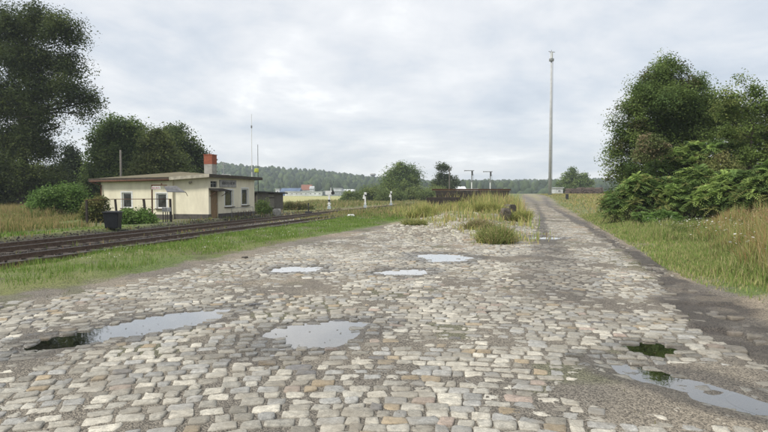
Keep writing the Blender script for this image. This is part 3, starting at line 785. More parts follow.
# wood behind the house
tree('broadleaf_tree', (at(76, 193, 72).x, 72), lob(72, [(74, 178, 13, 16), (66, 166, 7, 12), (84, 180, 10, 14), (62, 190, 12, 12), (68, 150, 5, 9), (75, 164, 6, 10), (90, 186, 10, 10)]), 22000, .30, [(.06, .085, .045), (.08, .105, .055), (.05, .07, .035)], 'slim pointed grey-green tree between the towering tree and the rounded wood', r=.2, clump=.9)
tree('broadleaf_tree', (at(122, 193, 70).x, 70), lob(70, [(112, 134, 18, 13), (126, 130, 16, 11), (102, 148, 14, 14), (120, 155, 22, 18), (104, 170, 18, 16), (128, 176, 22, 14), (141, 138, 14, 12), (96, 182, 14, 13), (136, 158, 18, 18), (99, 138, 7, 7)]), 55000, .28, MD, 'broad rounded green tree rising behind the left half of the flat-roofed house', r=.45, clump=1.1, fill=.5)
tree('broadleaf_tree', (at(160, 193, 66).x, 66), lob(66, [(156, 150, 15, 11), (150, 166, 16, 12), (168, 162, 14, 12), (146, 178, 15, 9), (166, 178, 16, 9), (158, 138, 11, 7)]), 32000, .28, [(.17, .20, .06), (.21, .235, .08), (.12, .15, .05)], 'yellowish-green tree in the middle of the wood behind the house', r=.35, clump=1.0, fill=.5)
tree('broadleaf_tree', (at(183, 193, 78).x, 78), lob(78, [(172, 134, 13, 10), (184, 146, 14, 11), (194, 158, 11, 12), (180, 164, 16, 14), (198, 172, 9, 12), (188, 180, 16, 12), (170, 150, 12, 12)]), 38000, .30, DK, 'dark rounded tree at the right end of the wood, behind the brick chimney', r=.4, clump=1.1, fill=.5)
tree('broadleaf_tree', (at(52, 193, 80).x, 80), lob(80, [(56, 184, 18, 15), (84, 190, 16, 12), (100, 192, 12, 12), (30, 190, 20, 14), (3, 188, 26, 16), (-25, 186, 26, 20)]), 34000, .32, DK, 'low dark tree filling the gap behind the pale green bush', r=.3, clump=1.1, fill=.6)
# far bushes and trees past the signals
tree('broadleaf_tree', (at(402, 193, 150).x, 150), lob(150, [(402, 174, 13, 9), (392, 178, 8, 8), (413, 177, 7, 8), (402, 184, 16, 8), (390, 186, 8, 6), (404, 169, 8, 4)]), 22000, .42, MD, 'round bushy tree standing alone beyond the dwarf signals', r=.3, clump=1.6, fill=.5)
tree('broadleaf_tree', (at(443, 193, 140).x, 140), lob(140, [(442, 166, 4, 3.5), (446, 168, 3, 3), (440, 176, 4, 4), (446, 180, 6, 5), (440, 185, 8, 5), (450, 186, 6, 5), (457, 180, 2.5, 4)]), 9000, .38, [(.10, .13, .06), (.08, .105, .05), (.065, .09, .04)], 'thin ragged pale tree beside a bare pole behind the sleeper stacks', r=.22, clump=.9, bare=2)
for (px, py, rx, rz, D, lb) in ((352, 197, 9, 6, 120, 'low dark bush at the left end of the hedge beyond the signals'), (372, 193, 12, 7, 125, 'spreading green bush behind the middle dwarf signal'), (392, 196, 11, 6, 118, 'green bush behind the rightmost dwarf signal'), (418, 193, 12, 6, 122, 'wide green bush below the lone round tree, to its right'), (436, 192, 12, 5, 128, 'low green bush at the foot of the thin ragged tree')):
    tree('hedge_bush', (at(px, 193, D).x, D), lob(D, [(px, py, rx, rz), (px - rx * .6, py + 2, rx * .6, rz * .8), (px + rx * .6, py + 2, rx * .6, rz * .8), (px, py + 4, rx * 1.1, rz * .7)]), 9000, .34, [(.15, .20, .07), (.20, .24, .08), (.12, .16, .055)], lb, 'bush', r=.1, clump=1.0, group='bushes beyond the signals', fill=.5)
for (px, top_, D, sc) in ((573, 167, 190, 1.0), (584, 173, 196, .8), (564, 176, 200, .7)):
    tree('small_tree', (at(px, 193, D).x, D), lob(D, [(px, top_ + 4, 4 * sc, 4), (px - 4 * sc, top_ + 10, 6 * sc, 5), (px + 5 * sc, top_ + 11, 6 * sc, 5), (px, top_ + 17, 10 * sc, 6), (px, top_ + 22, 11 * sc, 4)]), 9000, .5, MD,
         {573: 'pointed tree just right of the tall mast, tallest of its group', 584: 'smaller tree behind the log piles, at the right of the pointed one', 564: 'small rounded tree close beside the white shed by the mast'}[px], r=.2, clump=1.2, group='trees by the tall mast')

# right-hand wood
R1 = lob(36, [(662, 78, 20, 14), (646, 92, 16, 12), (684, 88, 18, 12), (664, 102, 26, 16), (634, 112, 16, 12), (640, 132, 20, 14), (690, 112, 20, 16), (622, 150, 12, 9), (650, 150, 22, 14), (618, 170, 10, 10), (636, 172, 18, 14), (706, 104, 14, 12), (668, 128, 22, 14), (612, 122, 5, 5), (616, 140, 6, 5), (700, 128, 18, 14), (664, 63, 9, 6), (676, 158, 24, 14)])
tree('broadleaf_tree', (at(664, 193, 36).x, 36), R1, 130000, .12, MD + [(.11, .11, .045)], 'tall full green tree, highest of the wood on the right side of the road', r=.28, clump=.62, sub=20, fill=.45, p=[.3, .28, .2, .17, .05], bare=2)
R2 = lob(31, [(742, 80, 5, 4), (754, 92, 10, 7), (733, 98, 9, 6), (762, 106, 12, 8), (722, 110, 12, 8), (744, 112, 7, 6), (736, 130, 12, 8), (764, 132, 14, 10), (750, 152, 18, 12), (785, 110, 16, 16), (790, 145, 20, 18), (725, 92, 5, 4)], fl=.9)
tree('slender_tree', (at(744, 193, 31).x, 31), R2, 26000, .125, [(.15, .21, .06), (.19, .26, .07), (.12, .17, .045), (.24, .28, .09)], 'slender open-crowned tree with a thin dark stem, near the right edge', r=.11, clump=.42, sub=14, fill=.3, bare=4)
R3 = lob(40, [(715, 118, 18, 14), (740, 130, 20, 18), (765, 122, 20, 18), (700, 140, 18, 14), (725, 160, 24, 16), (765, 165, 26, 18), (690, 170, 20, 14), (800, 130, 24, 24), (720, 190, 30, 14), (770, 195, 30, 14), (840, 150, 30, 30), (710, 98, 9, 7), (722, 112, 14, 12), (738, 108, 12, 9)])
tree('broadleaf_tree', (at(745, 193, 40).x, 40), R3, 60000, .16, [(.10, .14, .04), (.13, .175, .05), (.17, .20, .06), (.07, .10, .03)], 'dense dark tree filling the back of the wood at the right edge', r=.3, clump=.7, sub=20, fill=.5)
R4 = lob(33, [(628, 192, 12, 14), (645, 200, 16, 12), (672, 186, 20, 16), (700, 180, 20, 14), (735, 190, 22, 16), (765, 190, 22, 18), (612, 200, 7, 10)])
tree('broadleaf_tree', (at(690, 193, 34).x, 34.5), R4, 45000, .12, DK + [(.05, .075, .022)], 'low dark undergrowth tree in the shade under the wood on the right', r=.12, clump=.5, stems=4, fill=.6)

tree('mixed_shrub', (at(700, 193, 30).x, 30.5), lob(30.5, [(706, 172, 12, 9), (720, 166, 12, 9), (730, 172, 10, 8), (696, 182, 12, 8), (716, 184, 14, 8)]), 14000, .11, [(.16, .19, .06), (.21, .22, .08), (.12, .15, .05), (.25, .23, .10)], 'yellowish broad-leaved shrub poking through the feathery shrubs', 'shrub', r=.05, clump=.4, stems=4, fill=.4)
tree('mixed_shrub', (at(655, 193, 33).x, 32), lob(32, [(650, 142, 9, 6), (660, 148, 8, 6), (642, 152, 8, 6)]), 6000, .11, [(.17, .20, .08), (.14, .18, .06), (.27, .22, .13)], 'olive-brown flowering shrub high on the left flank of the right wood', 'shrub', r=.02, clump=.35, stems=1, fill=.4)
# shrubs with feathery leaves: each frond is a row of leaflets on a drooping stalk
def feather_shrub(name, base, domes, nf, L0, pal, label, group=None):
    bx, by = base; bz = float(ground_h(np.array([bx]), np.array([by]))[0]) - .05
    root = empty(name, (bx, by, bz)); tag(root, label, 'shrub', group); org = Vector((bx, by, bz))
    b = MB(); tips = []
    wg = np.array([d_[3] * d_[4] for d_ in domes]); wg = wg / wg.sum(); nt_ = max(8, int(nf * .95) // 11)
    for di, d_ in enumerate(domes):
        for k in range(max(3, int(nt_ * wg[di]))):
            v = np.random.default_rng(int(RNG.integers(1e9))).normal(size=3); v /= np.linalg.norm(v); v[2] = abs(v[2]) if RNG.random() < .75 else v[2]; v[1] -= .0
            rd = RNG.uniform(.55, 1.0)
            pt = np.array(d_[:3]) + v * np.array([d_[3], d_[3], d_[4]]) * rd
            if pt[2] < bz + .12: pt[2] = bz + .12 + RNG.random() * .25
            tips.append(pt)
    tips = np.array(tips)
    for pt in tips[::6]:
        e = Vector(pt) - org; s0 = Vector((random.gauss(0, .35), random.gauss(0, .25), 0)) + Vector((e.x * .55, e.y * .55, 0))
        b.tube(wob(s0, e, 4, .04 * e.length), [.016, .013, .010, .008, .005], 5)
    b.build('stems', BARK, root, smooth=True)
    n = len(tips) * 11; T = np.repeat(tips, 11, 0)
    az_ = RNG.random(n) * 2 * PI; el_ = RNG.uniform(-.25, 1.25, n); az_ = np.repeat(RNG.random(n // 11) * 6.3, 11) + np.tile(np.arange(11) * 2 * PI / 11, n // 11) + RNG.normal(0, .15, n); Lf = L0 * RNG.uniform(.65, 1.15, n)
    d0 = np.stack([np.cos(az_) * np.cos(el_), np.sin(az_) * np.cos(el_), np.sin(el_)], 1)
    side = np.stack([-np.sin(az_), np.cos(az_), np.zeros(n)], 1)
    side = side + np.array([0, 0, 1]) * RNG.normal(0, .25, (n, 1)); 
    T = T + RNG.normal(0, .03, T.shape)
    K = 6; V = []; 
    pc = np.repeat(np.array(pal)[RNG.choice(len(pal), n // 11)] * (.7 + .6 * RNG.random((n // 11, 1))), 11, 0) * (.85 + .3 * RNG.random((n, 1)))
    for k in range(K):
        t = (k + .8) / K
        pos = T + d0 * (Lf * t)[:, None] + np.array([0, 0, -1]) * (Lf * .45 * t * t)[:, None]
        tang = d0 + np.array([0, 0, -1]) * (.9 * t); tang /= np.linalg.norm(tang, axis=1, keepdims=True)
        ll_ = Lf * (.30 * math.sin(PI * (.18 + .72 * t)) + .03); wv = Lf * .085
        for sg in (-1, 1):
            dl = side * sg + tang * .55 + np.array([0, 0, -.30]); dl /= np.linalg.norm(dl, axis=1, keepdims=True)
            e = pos + dl * ll_[:, None]; m_ = pos + dl * (ll_ * .45)[:, None]
            V.append(np.stack([pos, m_ + tang * wv[:, None] * .8, e, m_ - tang * wv[:, None] * .8], 1))
    V = np.stack(V, 1).reshape(-1, 3); nl = len(V) // 4
    F_ = np.arange(nl)[:, None] * 4 + np.arange(4)
    C = np.repeat(pc, 2 * K * 4, 0) * (.9 + .2 * RNG.random((len(V), 1)))
    me = np_mesh('foliage', V - np.array(org), [F_], C.astype(np.float32)); link('foliage', me, LEAF, root)
    return root
SU = [(0.176, 0.27, 0.078), (0.223, 0.324, 0.09), (0.135, 0.209, 0.066), (0.297, 0.392, 0.114), (0.101, 0.155, 0.048), (0.257, 0.27, 0.096)]
def dm(D, lst): return [(lambda v, r1, r2: (v.x, v.y, v.z, r1, r2))(at(q[0], q[1], D), q[2] / F * D, q[3] / F * D) for q in lst]
gs = 'feathery shrubs at the edge of the wood'
feather_shrub('feathery_shrub', (at(618, 193, 31).x, 31), dm(31, [(620, 205, 16, 14), (632, 196, 14, 12), (612, 212, 8, 8)]), 1500, .56, SU, 'leftmost feathery shrub, reaching furthest over the road verge', gs)
feather_shrub('feathery_shrub', (at(650, 193, 30).x, 30), dm(30, [(650, 200, 20, 18), (640, 186, 14, 10), (662, 190, 14, 12)]), 1700, .56, SU, 'second feathery shrub from the left, below the tall full tree', gs)
feather_shrub('feathery_shrub', (at(684, 193, 29).x, 29), dm(29, [(684, 196, 22, 16), (695, 180, 18, 12), (676, 208, 18, 10)]), 1900, .56, SU, 'broad feathery shrub in the middle of the wood edge', gs)
feather_shrub('feathery_shrub', (at(722, 193, 27).x, 27), dm(27, [(722, 196, 22, 15), (735, 182, 18, 12), (710, 205, 16, 12)]), 1900, .56, SU, 'large feathery shrub standing right behind the tall seeding grass', gs)
feather_shrub('feathery_shrub', (at(762, 193, 25).x, 25), dm(25, [(762, 196, 22, 18), (775, 180, 24, 18), (752, 205, 16, 10)]), 1900, .56, SU, 'feathery shrub cut by the right edge of the picture', gs)
feather_shrub('feathery_shrub', (at(710, 193, 35).x, 33), dm(33, [(700, 152, 22, 9), (676, 158, 16, 8), (722, 150, 18, 8), (690, 165, 22, 12), (655, 170, 14, 8)]), 2200, .56, SU, 'tallest feathery shrub, arching high in front of the wood', gs)
feather_shrub('feathery_shrub', (at(664, 193, 24).x, 25), dm(25, [(662, 218, 12, 6), (672, 221, 10, 5)]), 420, .42, LT, 'small bright green feathery shrub sprouting low at the verge', gs)
feather_shrub('feathery_shrub', (at(642, 193, 27).x, 27), dm(27, [(641, 217, 7, 4)]), 200, .38, LT, 'tiny yellow-green feathery sprout left of the bright low shrub', gs)
# pale green bush in the meadow on the left
tree('leafy_bush', (at(60, 193, 42).x, 42), lob(42, [(48, 198, 14, 9), (62, 196, 14, 10), (74, 198, 10, 9), (38, 204, 9, 8), (56, 206, 20, 8), (80, 204, 7, 7)]), 22000, .17, LT, 'bright green spreading bush in the meadow left of the fence', 'bush', r=.06, clump=.55, stems=5, fill=.4)
tree('leafy_bush', (at(138, 193, 33).x, 33.6), lob(33.6, [(131, 216, 7, 4), (143, 214, 6, 4), (126, 219, 5, 3), (150, 218, 5, 2.5)]), 9000, .12, LT, 'small green bush under the left window behind the fence', 'bush', r=.03, clump=.35, stems=4)
tree('leafy_bush', (at(98, 193, 34).x, 35), lob(35, [(97, 206, 8, 9), (92, 214, 7, 7), (101, 215, 5, 6)]), 8000, .12, [(.14, .15, .05), (.11, .14, .04), (.2, .19, .07)], 'yellowish bush between the first fence post and the black bin', 'bush', r=.03, clump=.35, stems=4)
tree('leafy_bush', (at(262, 193, 50).x, 50), lob(49, [(262, 206, 5, 5), (266, 210, 5, 3)]), 3500, .12, MD, 'small dark bush between the house and the wooden shed', 'bush', r=.03, clump=.35, stems=3)
tree('leafy_bush', (at(290, 193, 62).x, 62), lob(62, [(288, 206, 7, 5), (298, 207, 7, 4), (307, 208, 6, 3)]), 5000, .17, [(.14, .15, .05), (.1, .12, .04), (.2, .17, .08)], 'brownish-green weedy bush right of the wooden shed', 'bush', r=.03, clump=.45, stems=4)
# weed clumps of the mound
wl = [('bushy weed clump at the road corner in front of the mound', 497, 238, 24, 20), ('dark-tipped weed clump left of the corner clump', 478, 232, 13, 26), ('golden broom-like clump at the left of the mound', 424, 209, 18, 38), ('tall yellow-green clump beside the dark rubble block', 516, 214, 14, 34),
      ('wide yellowish clump in front of the sleeper stacks', 462, 207, 22, 42), ('round green clump on the pale rubble left of centre', 413, 229, 12, 31), ('bright weed clump in front of the rightmost stack', 486, 206, 16, 40)]
for (lb, px, py, wp, D) in wl:
    g = gnd(px, py + 5); g = Vector((at(px, 193, D).x, D, 0)); n = 2600; r0 = wp / F * D
    bz = float(ground_h(np.array([g.x]), np.array([g.y]))[0]); root = empty('weed_clump', (g.x, g.y, bz)); tag(root, lb, 'weeds', 'weed clumps on the mound')
    a = RNG.random(n) * 2 * PI; rr_ = r0 * .55 * np.sqrt(RNG.random(n)); H0 = {497: .78, 478: .55, 424: .9, 516: .8, 462: .8, 413: .42, 486: .85}[px]
    sub_ = RNG.integers(0, 9, n); sxo, syo, sho = RNG.normal(0, r0 * .38, 9), RNG.normal(0, r0 * .3, 9), RNG.uniform(.5, 1.1, 9); rr_ = rr_ * .45
    sx_, sy_ = np.cos(a) * rr_, np.sin(a) * rr_; hh = H0 * sho[sub_] * (1 - .3 * (rr_ / r0 / .25) ** 2) * (.3 + .8 * RNG.random(n))
    ex, ey = sx_ * (1.8 + .9 * RNG.random(n)) + RNG.normal(0, .17, n) + sxo[sub_], sy_ * (1.8 + .9 * RNG.random(n)) + RNG.normal(0, .17, n) + syo[sub_]
    sx_, sy_ = sx_ + sxo[sub_], sy_ + syo[sub_]
    w_ = .008 + D * .0006; ax_ = RNG.random(n) * 6.3; ddx, ddy = np.cos(ax_) * w_ / 2, np.sin(ax_) * w_ / 2
    V = np.stack([np.stack([sx_ - ddx, sy_ - ddy, hh * 0 - .05], 1), np.stack([sx_ + ddx, sy_ + ddy, hh * 0 - .05], 1), np.stack([(sx_ + ex) / 2 + ddx, (sy_ + ey) / 2 + ddy, hh * .6], 1), np.stack([(sx_ + ex) / 2 - ddx, (sy_ + ey) / 2 - ddy, hh * .6], 1), np.stack([ex, ey, hh], 1)], 1).reshape(-1, 3)
    bi = np.arange(n)[:, None] * 5
    pl = {497: [(.20, .26, .08), (.27, .30, .10), (.42, .36, .18)], 478: [(.30, .22, .14), (.22, .25, .09), (.36, .30, .16)], 413: [(.26, .30, .10), (.38, .36, .15)]}.get(px, [(.42, .40, .13), (.34, .34, .11), (.22, .26, .08)])
    cc = pick(n, pl); C = np.repeat(cc, 5, 0)
    link('stalks', np_mesh('stalks', V, [bi + np.array([0, 1, 2, 3]), bi + np.array([3, 2, 4])], C.astype(np.float32)), GRASSM, root)
    m = 3500; k = RNG.integers(0, n, m); t = RNG.uniform(.35, 1.05, m)
    P = np.stack([sx_[k] + (ex - sx_)[k] * t, sy_[k] + (ey - sy_)[k] * t, hh[k] * t], 1) + RNG.normal(0, .025, (m, 3))
    link('leaves', leaf_mesh('leaves', P, RNG.normal(size=(m, 3)) + [0, 0, .4], .03 + D * .0011, pick(m, pl), .45), LEAF, root)

# ------------------------------------------------------------------ railway tracks
def track(p0, s0, s1, label, mx=100):
    root = empty('railway_track', tp(p0, s0), -AN); tag(root, label, 'railway track', 'railway tracks')   # local +Y runs along the track
    Lr = s1 - s0
    for sg in (-.75, .75):
        b = MB(); b.box((sg, Lr / 2, -.085), (.016, Lr, .10)); b.box((sg, Lr / 2, -.145), (.13, Lr, .02)); b.box((sg, Lr / 2, -.021), (.068, Lr, .036))
        rl = b.build('rail', RAILM, root); t = MB(); t.box((sg, Lr / 2, -.0005), (.05, Lr, .005)); t.build('running_surface', RAILTOP, rl)
    n = int(Lr / .63); proto = None
    for i in range(min(n, mx)):
        if proto is None:
            b = MB(); b.box((0, 0, 0), (2.5, .25, .14)); o = proto = b.build('sleeper', mat('track_sleeper_wood', (.10, .085, .07), .9, .35, 4, .5, col2=(.055, .045, .038)), root, bevel=.012)
        else:
            o = proto.copy(); COL.objects.link(o); o.parent = root
        o.location = (random.uniform(-.03, .03), .3 + i * .63 + random.uniform(-.03, .03), -.212 + random.uniform(-.006, .006)); o.rotation_euler = (0, 0, random.gauss(0, .012))
    if n > mx:
        b = MB()
        for i in range(mx, n): b.box((0, .3 + i * .63, -.225), (2.5, .25, .14))
        tag(b.build('sleepers', DARKWOOD, root), kind='stuff')
track(13.55, -8, 45, 'nearer rusty track on dark sleepers, swallowed by grass at its far end', 84)
track(17.2, -12, 250, 'farther track running close past the cream house towards the signals', 100)
tag(MB().box((0, 0, 0), (.01, .01, .01)).build('gravel_bed_mark', CONC), kind='structure') if False else None
# broken ballast stones over the track bed (stuff)
def ballast():
    n = 26000; s = RNG.uniform(-8, 62, n) ; s = RNG.choice([1], n) * s; p = RNG.uniform(11.9, 19.9, n)
    x = NL.x * p + U.x * s; y = NL.y * p + U.y * s; k = (y > 8) & ~((y > 44) & (p < 15.5)) ; x, y, p = x[k], y[k], p[k]; n = len(x)
    z = ground_h(x, y); r = .02 + .035 * RNG.random(n)
    base = np.array([[1,0,0],[-1,0,0],[0,1,0],[0,-1,0],[0,0,1],[0,0,-1]], float)
    V = base[None] * r[:, None, None] * (0.6 + .8 * RNG.random((n, 6, 1))) + RNG.normal(0, .006, (n, 6, 3)) + np.stack([x, y, z + .01], 1)[:, None]
    f = np.array([[0,2,4],[2,1,4],[1,3,4],[3,0,4],[2,0,5],[1,2,5],[3,1,5],[0,3,5]]); F_ = (f[None] + np.arange(n)[:, None, None] * 6).reshape(-1, 3)
    light = sst(30, 40, y) * sst(1.6, .6, np.abs(p - 15.7))
    c = lerp(pick(n, [(.05, .042, .036), (.075, .063, .053), (.035, .03, .027)]), [.33, .31, .28], light * .9)
    tag(link('ballast_stones', np_mesh('ballast_stones', V.reshape(-1, 3), [F_], np.repeat(c, 6, 0).astype(np.float32)), mat('ballast', (.1, .09, .08), .95, .2, vcol=True, bump=0)), kind='stuff')
ballast()

# ------------------------------------------------------------------ the flat-roofed house
A = Vector((-12.0, 38.0, 0))
OUT = Vector((math.cos(AN), -math.sin(AN), 0))    # from the facade towards the tracks
def fs(px):
    m = (px - 384) / F; return (m * A.y - A.x) / (U.x - m * U.y)
def ft(px):
    m = (px - 384) / F; return (m * A.y - A.x) / (NL.x - m * NL.y)
LF = fs(254.5); LE = ft(103); TF = ft(174)
house = empty('station_house', A); tag(house, 'small cream flat-roofed house with brick chimney beside the railway tracks', 'building')
hl = lambda v: v - A
def wall_panel(o, d, nrm, length, z0, ztop0, ztop1, openings, thick=.28):
    """wall quad with real openings; o origin, d direction, nrm outward; openings (a0,a1,b0,b1)"""
    b = MB(); xs = sorted({0.0, length} | {q[i] for q in openings for i in (0, 1)})
    def P(a, z, dep=0): v = o + d * a - nrm * dep; return (v.x, v.y, z)
    for i in range(len(xs) - 1):
        a0, a1 = xs[i], xs[i + 1]; T0 = ztop0 + (ztop1 - ztop0) * a0 / length; T1 = ztop0 + (ztop1 - ztop0) * a1 / length
        ops = [q for q in openings if q[0] <= a0 + 1e-6 and q[1] >= a1 - 1e-6]
        cuts = [(z0, z0)] + [(q[2], q[3]) for q in sorted(ops, key=lambda q: q[2])] + [(None, None)]
        for k in range(len(cuts) - 1):
            lo = cuts[k][1]; hi = cuts[k + 1][0]
            if hi is None: b.add([P(a0, lo), P(a1, lo), P(a1, T1), P(a0, T0)], [(0, 1, 2, 3)])
            elif hi > lo: b.add([P(a0, lo), P(a1, lo), P(a1, hi), P(a0, hi)], [(0, 1, 2, 3)])
    for (a0, a1, b0, b1) in openings:
        for (q, r_) in (((a0, b0), (a1, b0)), ((a1, b0), (a1, b1)), ((a1, b1), (a0, b1)), ((a0, b1), (a0, b0))):
            b.add([P(*q), P(*r_), P(*r_, thick), P(*q, thick)], [(0, 1, 2, 3)])
    return b
def zpx(px, py, Y): return at(px, py, Y).z
ZE = lambda px, py, Y: at(px, py, Y).z
zA, zB, zF, zC = 2.88, 2.92, 2.72, 2.66
o0 = Vector((0, 0, 0))
# facade: door + two windows
def ob(px0, px1, py0, py1, fn, axis):
    a0, a1 = sorted((fn(px0), fn(px1))); Ym = (A + axis * ((a0 + a1) / 2)).y
    return (a0, a1, at(px0, py1, Ym).z, at(px0, py0, Ym).z)
fw = [ob(225, 233.2, 190.2, 206.6, fs, U), ob(241.8, 248.3, 188.6, 205.2, fs, U)]
dr = ob(210.8, 218.2, 190.5, 218, fs, U); dr = (dr[0], dr[1], 0.0, dr[3])
vt = ob(210.8, 217.5, 181.2, 187.3, fs, U)
ew = [ob(123.6, 133.2, 192.5, 208, ft, NL), ob(158, 168.2, 193.5, 208.4, ft, NL)]
b = wall_panel(o0, U, OUT, LF, .0, zA, zB, fw + [dr, vt]); b.build('facade_wall', PLASTER, house)
b = wall_panel(o0, NL, -U, TF, .0, zA, zF + .1, []); w1 = b.build('end_wall', PLASTER, house)
e2 = -U * .16 + NL * (TF + .0)
b = wall_panel(NL * 0 - U * .16, NL, -U, LE, .0, zA - .05, zC, ew)
# keep only the projecting part beyond the fold
b = MB()
tmp = wall_panel(e2, NL, -U, LE - TF, .0, zF, zC, [(q[0] - TF, q[1] - TF, q[2], q[3]) for q in ew]); tmp.add([tuple(e2), tuple(e2 + U * .16), tuple(e2 + U * .16 + Vector((0, 0, zF))), tuple(e2 + Vector((0, 0, zF)))], [(0, 1, 2, 3)])
tmp.build('side_extension_wall', PLASTER, house)
b = MB(); B_ = U * LF; C_ = NL * LE
for (q, r_) in ((B_, B_ + NL * LE), (B_ + NL * LE, C_ - U * .16)):
    b.add([tuple(q), tuple(r_), tuple(r_ + Vector((0, 0, 2.66))), tuple(q + Vector((0, 0, 2.7)))], [(0, 1, 2, 3)])
b.build('back_wall', PLASTER, house)
# plinth
b = MB()
def strip(o, d, nrm, a0, a1, z0, z1, t):
    c = o + d * ((a0 + a1) / 2) + nrm * (t / 2); ang = math.atan2(d.y, d.x); b.box((c.x, c.y, (z0 + z1) / 2), (a1 - a0, t, z1 - z0), ang)
strip(o0, U, OUT, 0, dr[0] - .0, -.2, .34, .035); strip(o0, U, OUT, dr[1], LF, -.2, .34, .035); strip(o0, NL, -U, 0, TF - .001, -.2, .34, .035); strip(e2, NL, -U, .001, LE - TF, -.2, .30, .035)
b.build('plinth', PLINTH, house)
def window(o, d, nrm, q, divs=1, name='window', tall=False):
    a0, a1, z0, z1 = q; dep = .10
    b = MB(); t = .085
    def bx_(aa, ab, za, zb, th=.06, back=dep):
        c = o + d * ((aa + ab) / 2) - nrm * back; b.box((c.x, c.y, (za + zb) / 2), (ab - aa, th, zb - za), math.atan2(d.y, d.x))
    bx_(a0 + .002, a0 + t, z0 + .002, z1 - .002); bx_(a1 - t, a1 - .002, z0 + .002, z1 - .002); bx_(a0 + t, a1 - t, z0 + .002, z0 + t); bx_(a0 + t, a1 - t, z1 - t, z1 - .002)
    if divs == 2: bx_((a0 + a1) / 2 - .03, (a0 + a1) / 2 + .03, z0 + t, z1 - t)
    w = b.build(name, WHITE, house)
    b = MB(); bx_(a0 + t, a1 - t, z0 + t, z1 - t, .012, dep + .012); b.build('pane', GLASS, w)
    b = MB(); bx_(a0 - .08, a1 + .08, z0 - .07, z0 - .004, .16, -.04); b.build('sill', FASCIA, w)
    b = MB(); 
    for (aa, ab, za, zb) in ((a0 - .09, a0 - .004, z0, z1 + .09), (a1 + .004, a1 + .09, z0, z1 + .09), (a0 - .004, a1 + .004, z1 + .004, z1 + .09)): bx_(aa, ab, za, zb, .012, -.008)
    b.build('surround', WHITE, w)
for q in fw: window(o0, U, OUT, q)
for q in ew: window(e2, NL, -U, (q[0] - TF, q[1] - TF, q[2], q[3]))
# door with transom vent and canopy
BROWN = mat('brown_door_paint', (.27, .175, .085), .6, .15, 5, .05, col2=(.19, .12, .06))
b = MB(); c = o0 + U * ((dr[0] + dr[1]) / 2) - OUT * .10; dw = dr[1] - dr[0]
b.box((c.x, c.y, dr[3] / 2), (dw - .01, .06, dr[3] - .01), math.atan2(U.y, U.x)); door = b.build('door', BROWN, house, bevel=.005)
b = MB()
for zz_ in (.55, 1.35):
    c2_ = c + OUT * .036; b.box((c2_.x, c2_.y, zz_), (dw * .62, .02, .6), math.atan2(U.y, U.x))
b.build('door_panel', BROWN, door, bevel=.008)
b = MB(); c3 = c + OUT * .07 + U * (dw * .38); b.box((c3.x, c3.y, 1.02), (.12, .03, .03), math.atan2(U.y, U.x)); b.build('handle', GALV, door)
b = MB(); c = o0 + U * ((vt[0] + vt[1]) / 2) - OUT * .15; b.box((c.x, c.y, (vt[2] + vt[3]) / 2), (vt[1] - vt[0] - .004, .05, vt[3] - vt[2] - .004), math.atan2(U.y, U.x)); v_ = b.build('transom', DARK, house)
b = MB()
for k in (0.02, .5, .98):
    c4 = o0 + U * (vt[0] + (vt[1] - vt[0]) * (.04 + k * .92)) - OUT * .09; b.box((c4.x, c4.y, (vt[2] + vt[3]) / 2), (.05, .04, vt[3] - vt[2] - .006), math.atan2(U.y, U.x))
c4 = o0 + U * ((vt[0] + vt[1]) / 2) - OUT * .085; b.box((c4.x, c4.y, vt[2] + (vt[3] - vt[2]) * .62), (vt[1] - vt[0] - .01, .04, .05), math.atan2(U.y, U.x)); b.build('transom_bar', GREY, v_)
b = MB(); ca0, ca1 = fs(208.9), fs(222.5); zc = dr[3] + .06
pr = [(-.02, 0), (.75, -.12), (.75, -.05), (-.02, .10)]
vsx = []
for a_ in (ca0, ca1):
    for (oo, zo) in pr:
        v = U * a_ + OUT * oo; vsx.append((v.x, v.y, zc + zo))
b.add(vsx, [(0, 1, 2, 3), (7, 6, 5, 4), (0, 4, 5, 1), (1, 5, 6, 2), (2, 6, 7, 3), (3, 7, 4, 0)]); cn = b.build('door_canopy', DARKWOOD, house)
for a_ in (ca0 + .1, ca1 - .1): b = MB(); b.tube([tuple(U * a_ + OUT * .62 + Vector((0, 0, zc - .08))), tuple(U * a_ + OUT * .02 + Vector((0, 0, zc - .45)))], .022, 6); b.build('bracket', RUST, cn)
# station board: pale panel with worn dark lettering
ba0, ba1 = fs(219.5), fs(235.8); cz0, cz1 = at(228, 187.2, 40.5).z, at(228, 180.2, 40.5).z
b = MB(); c = U * ((ba0 + ba1) / 2) + OUT * .04; b.box((c.x, c.y, (cz0 + cz1) / 2), (ba1 - ba0, .05, cz1 - cz0), math.atan2(U.y, U.x)); sg_ = b.build('name_board', mat('pale_board', (.36, .355, .34), .7, .15, 3, .05), house)
b = MB(); aa = ba0 + (ba1 - ba0) * .12; lh = (cz1 - cz0) * .40; zm = (cz0 + cz1) / 2 + .03; rnd = random.Random(4)
for word in (5, 5):
    for k in range(word):
        lw_ = (ba1 - ba0) * .062; st = .028
        def seg_(a0, a1, z0, z1):
            c = U * ((a0 + a1) / 2) + OUT * .070; b.box((c.x, c.y, (z0 + z1) / 2), (max(a1 - a0, .01), .008, z1 - z0), math.atan2(U.y, U.x))
        seg_(aa, aa + st, zm - lh / 2, zm + lh / 2)
        if rnd.random() < .6: seg_(aa + lw_ - st, aa + lw_, zm - lh / 2, zm + lh / 2)
        for zf in rnd.sample((-1, 0, 1), 2):
            zc_ = zm + zf * (lh / 2 - st / 2); seg_(aa + st + .002, aa + lw_ - st - .002, zc_ - st / 2, zc_ + st / 2)
        aa += (ba1 - ba0) * .076
    aa += (ba1 - ba0) * .04
    b.build('worn_lettering', DARK, sg_); b = MB()
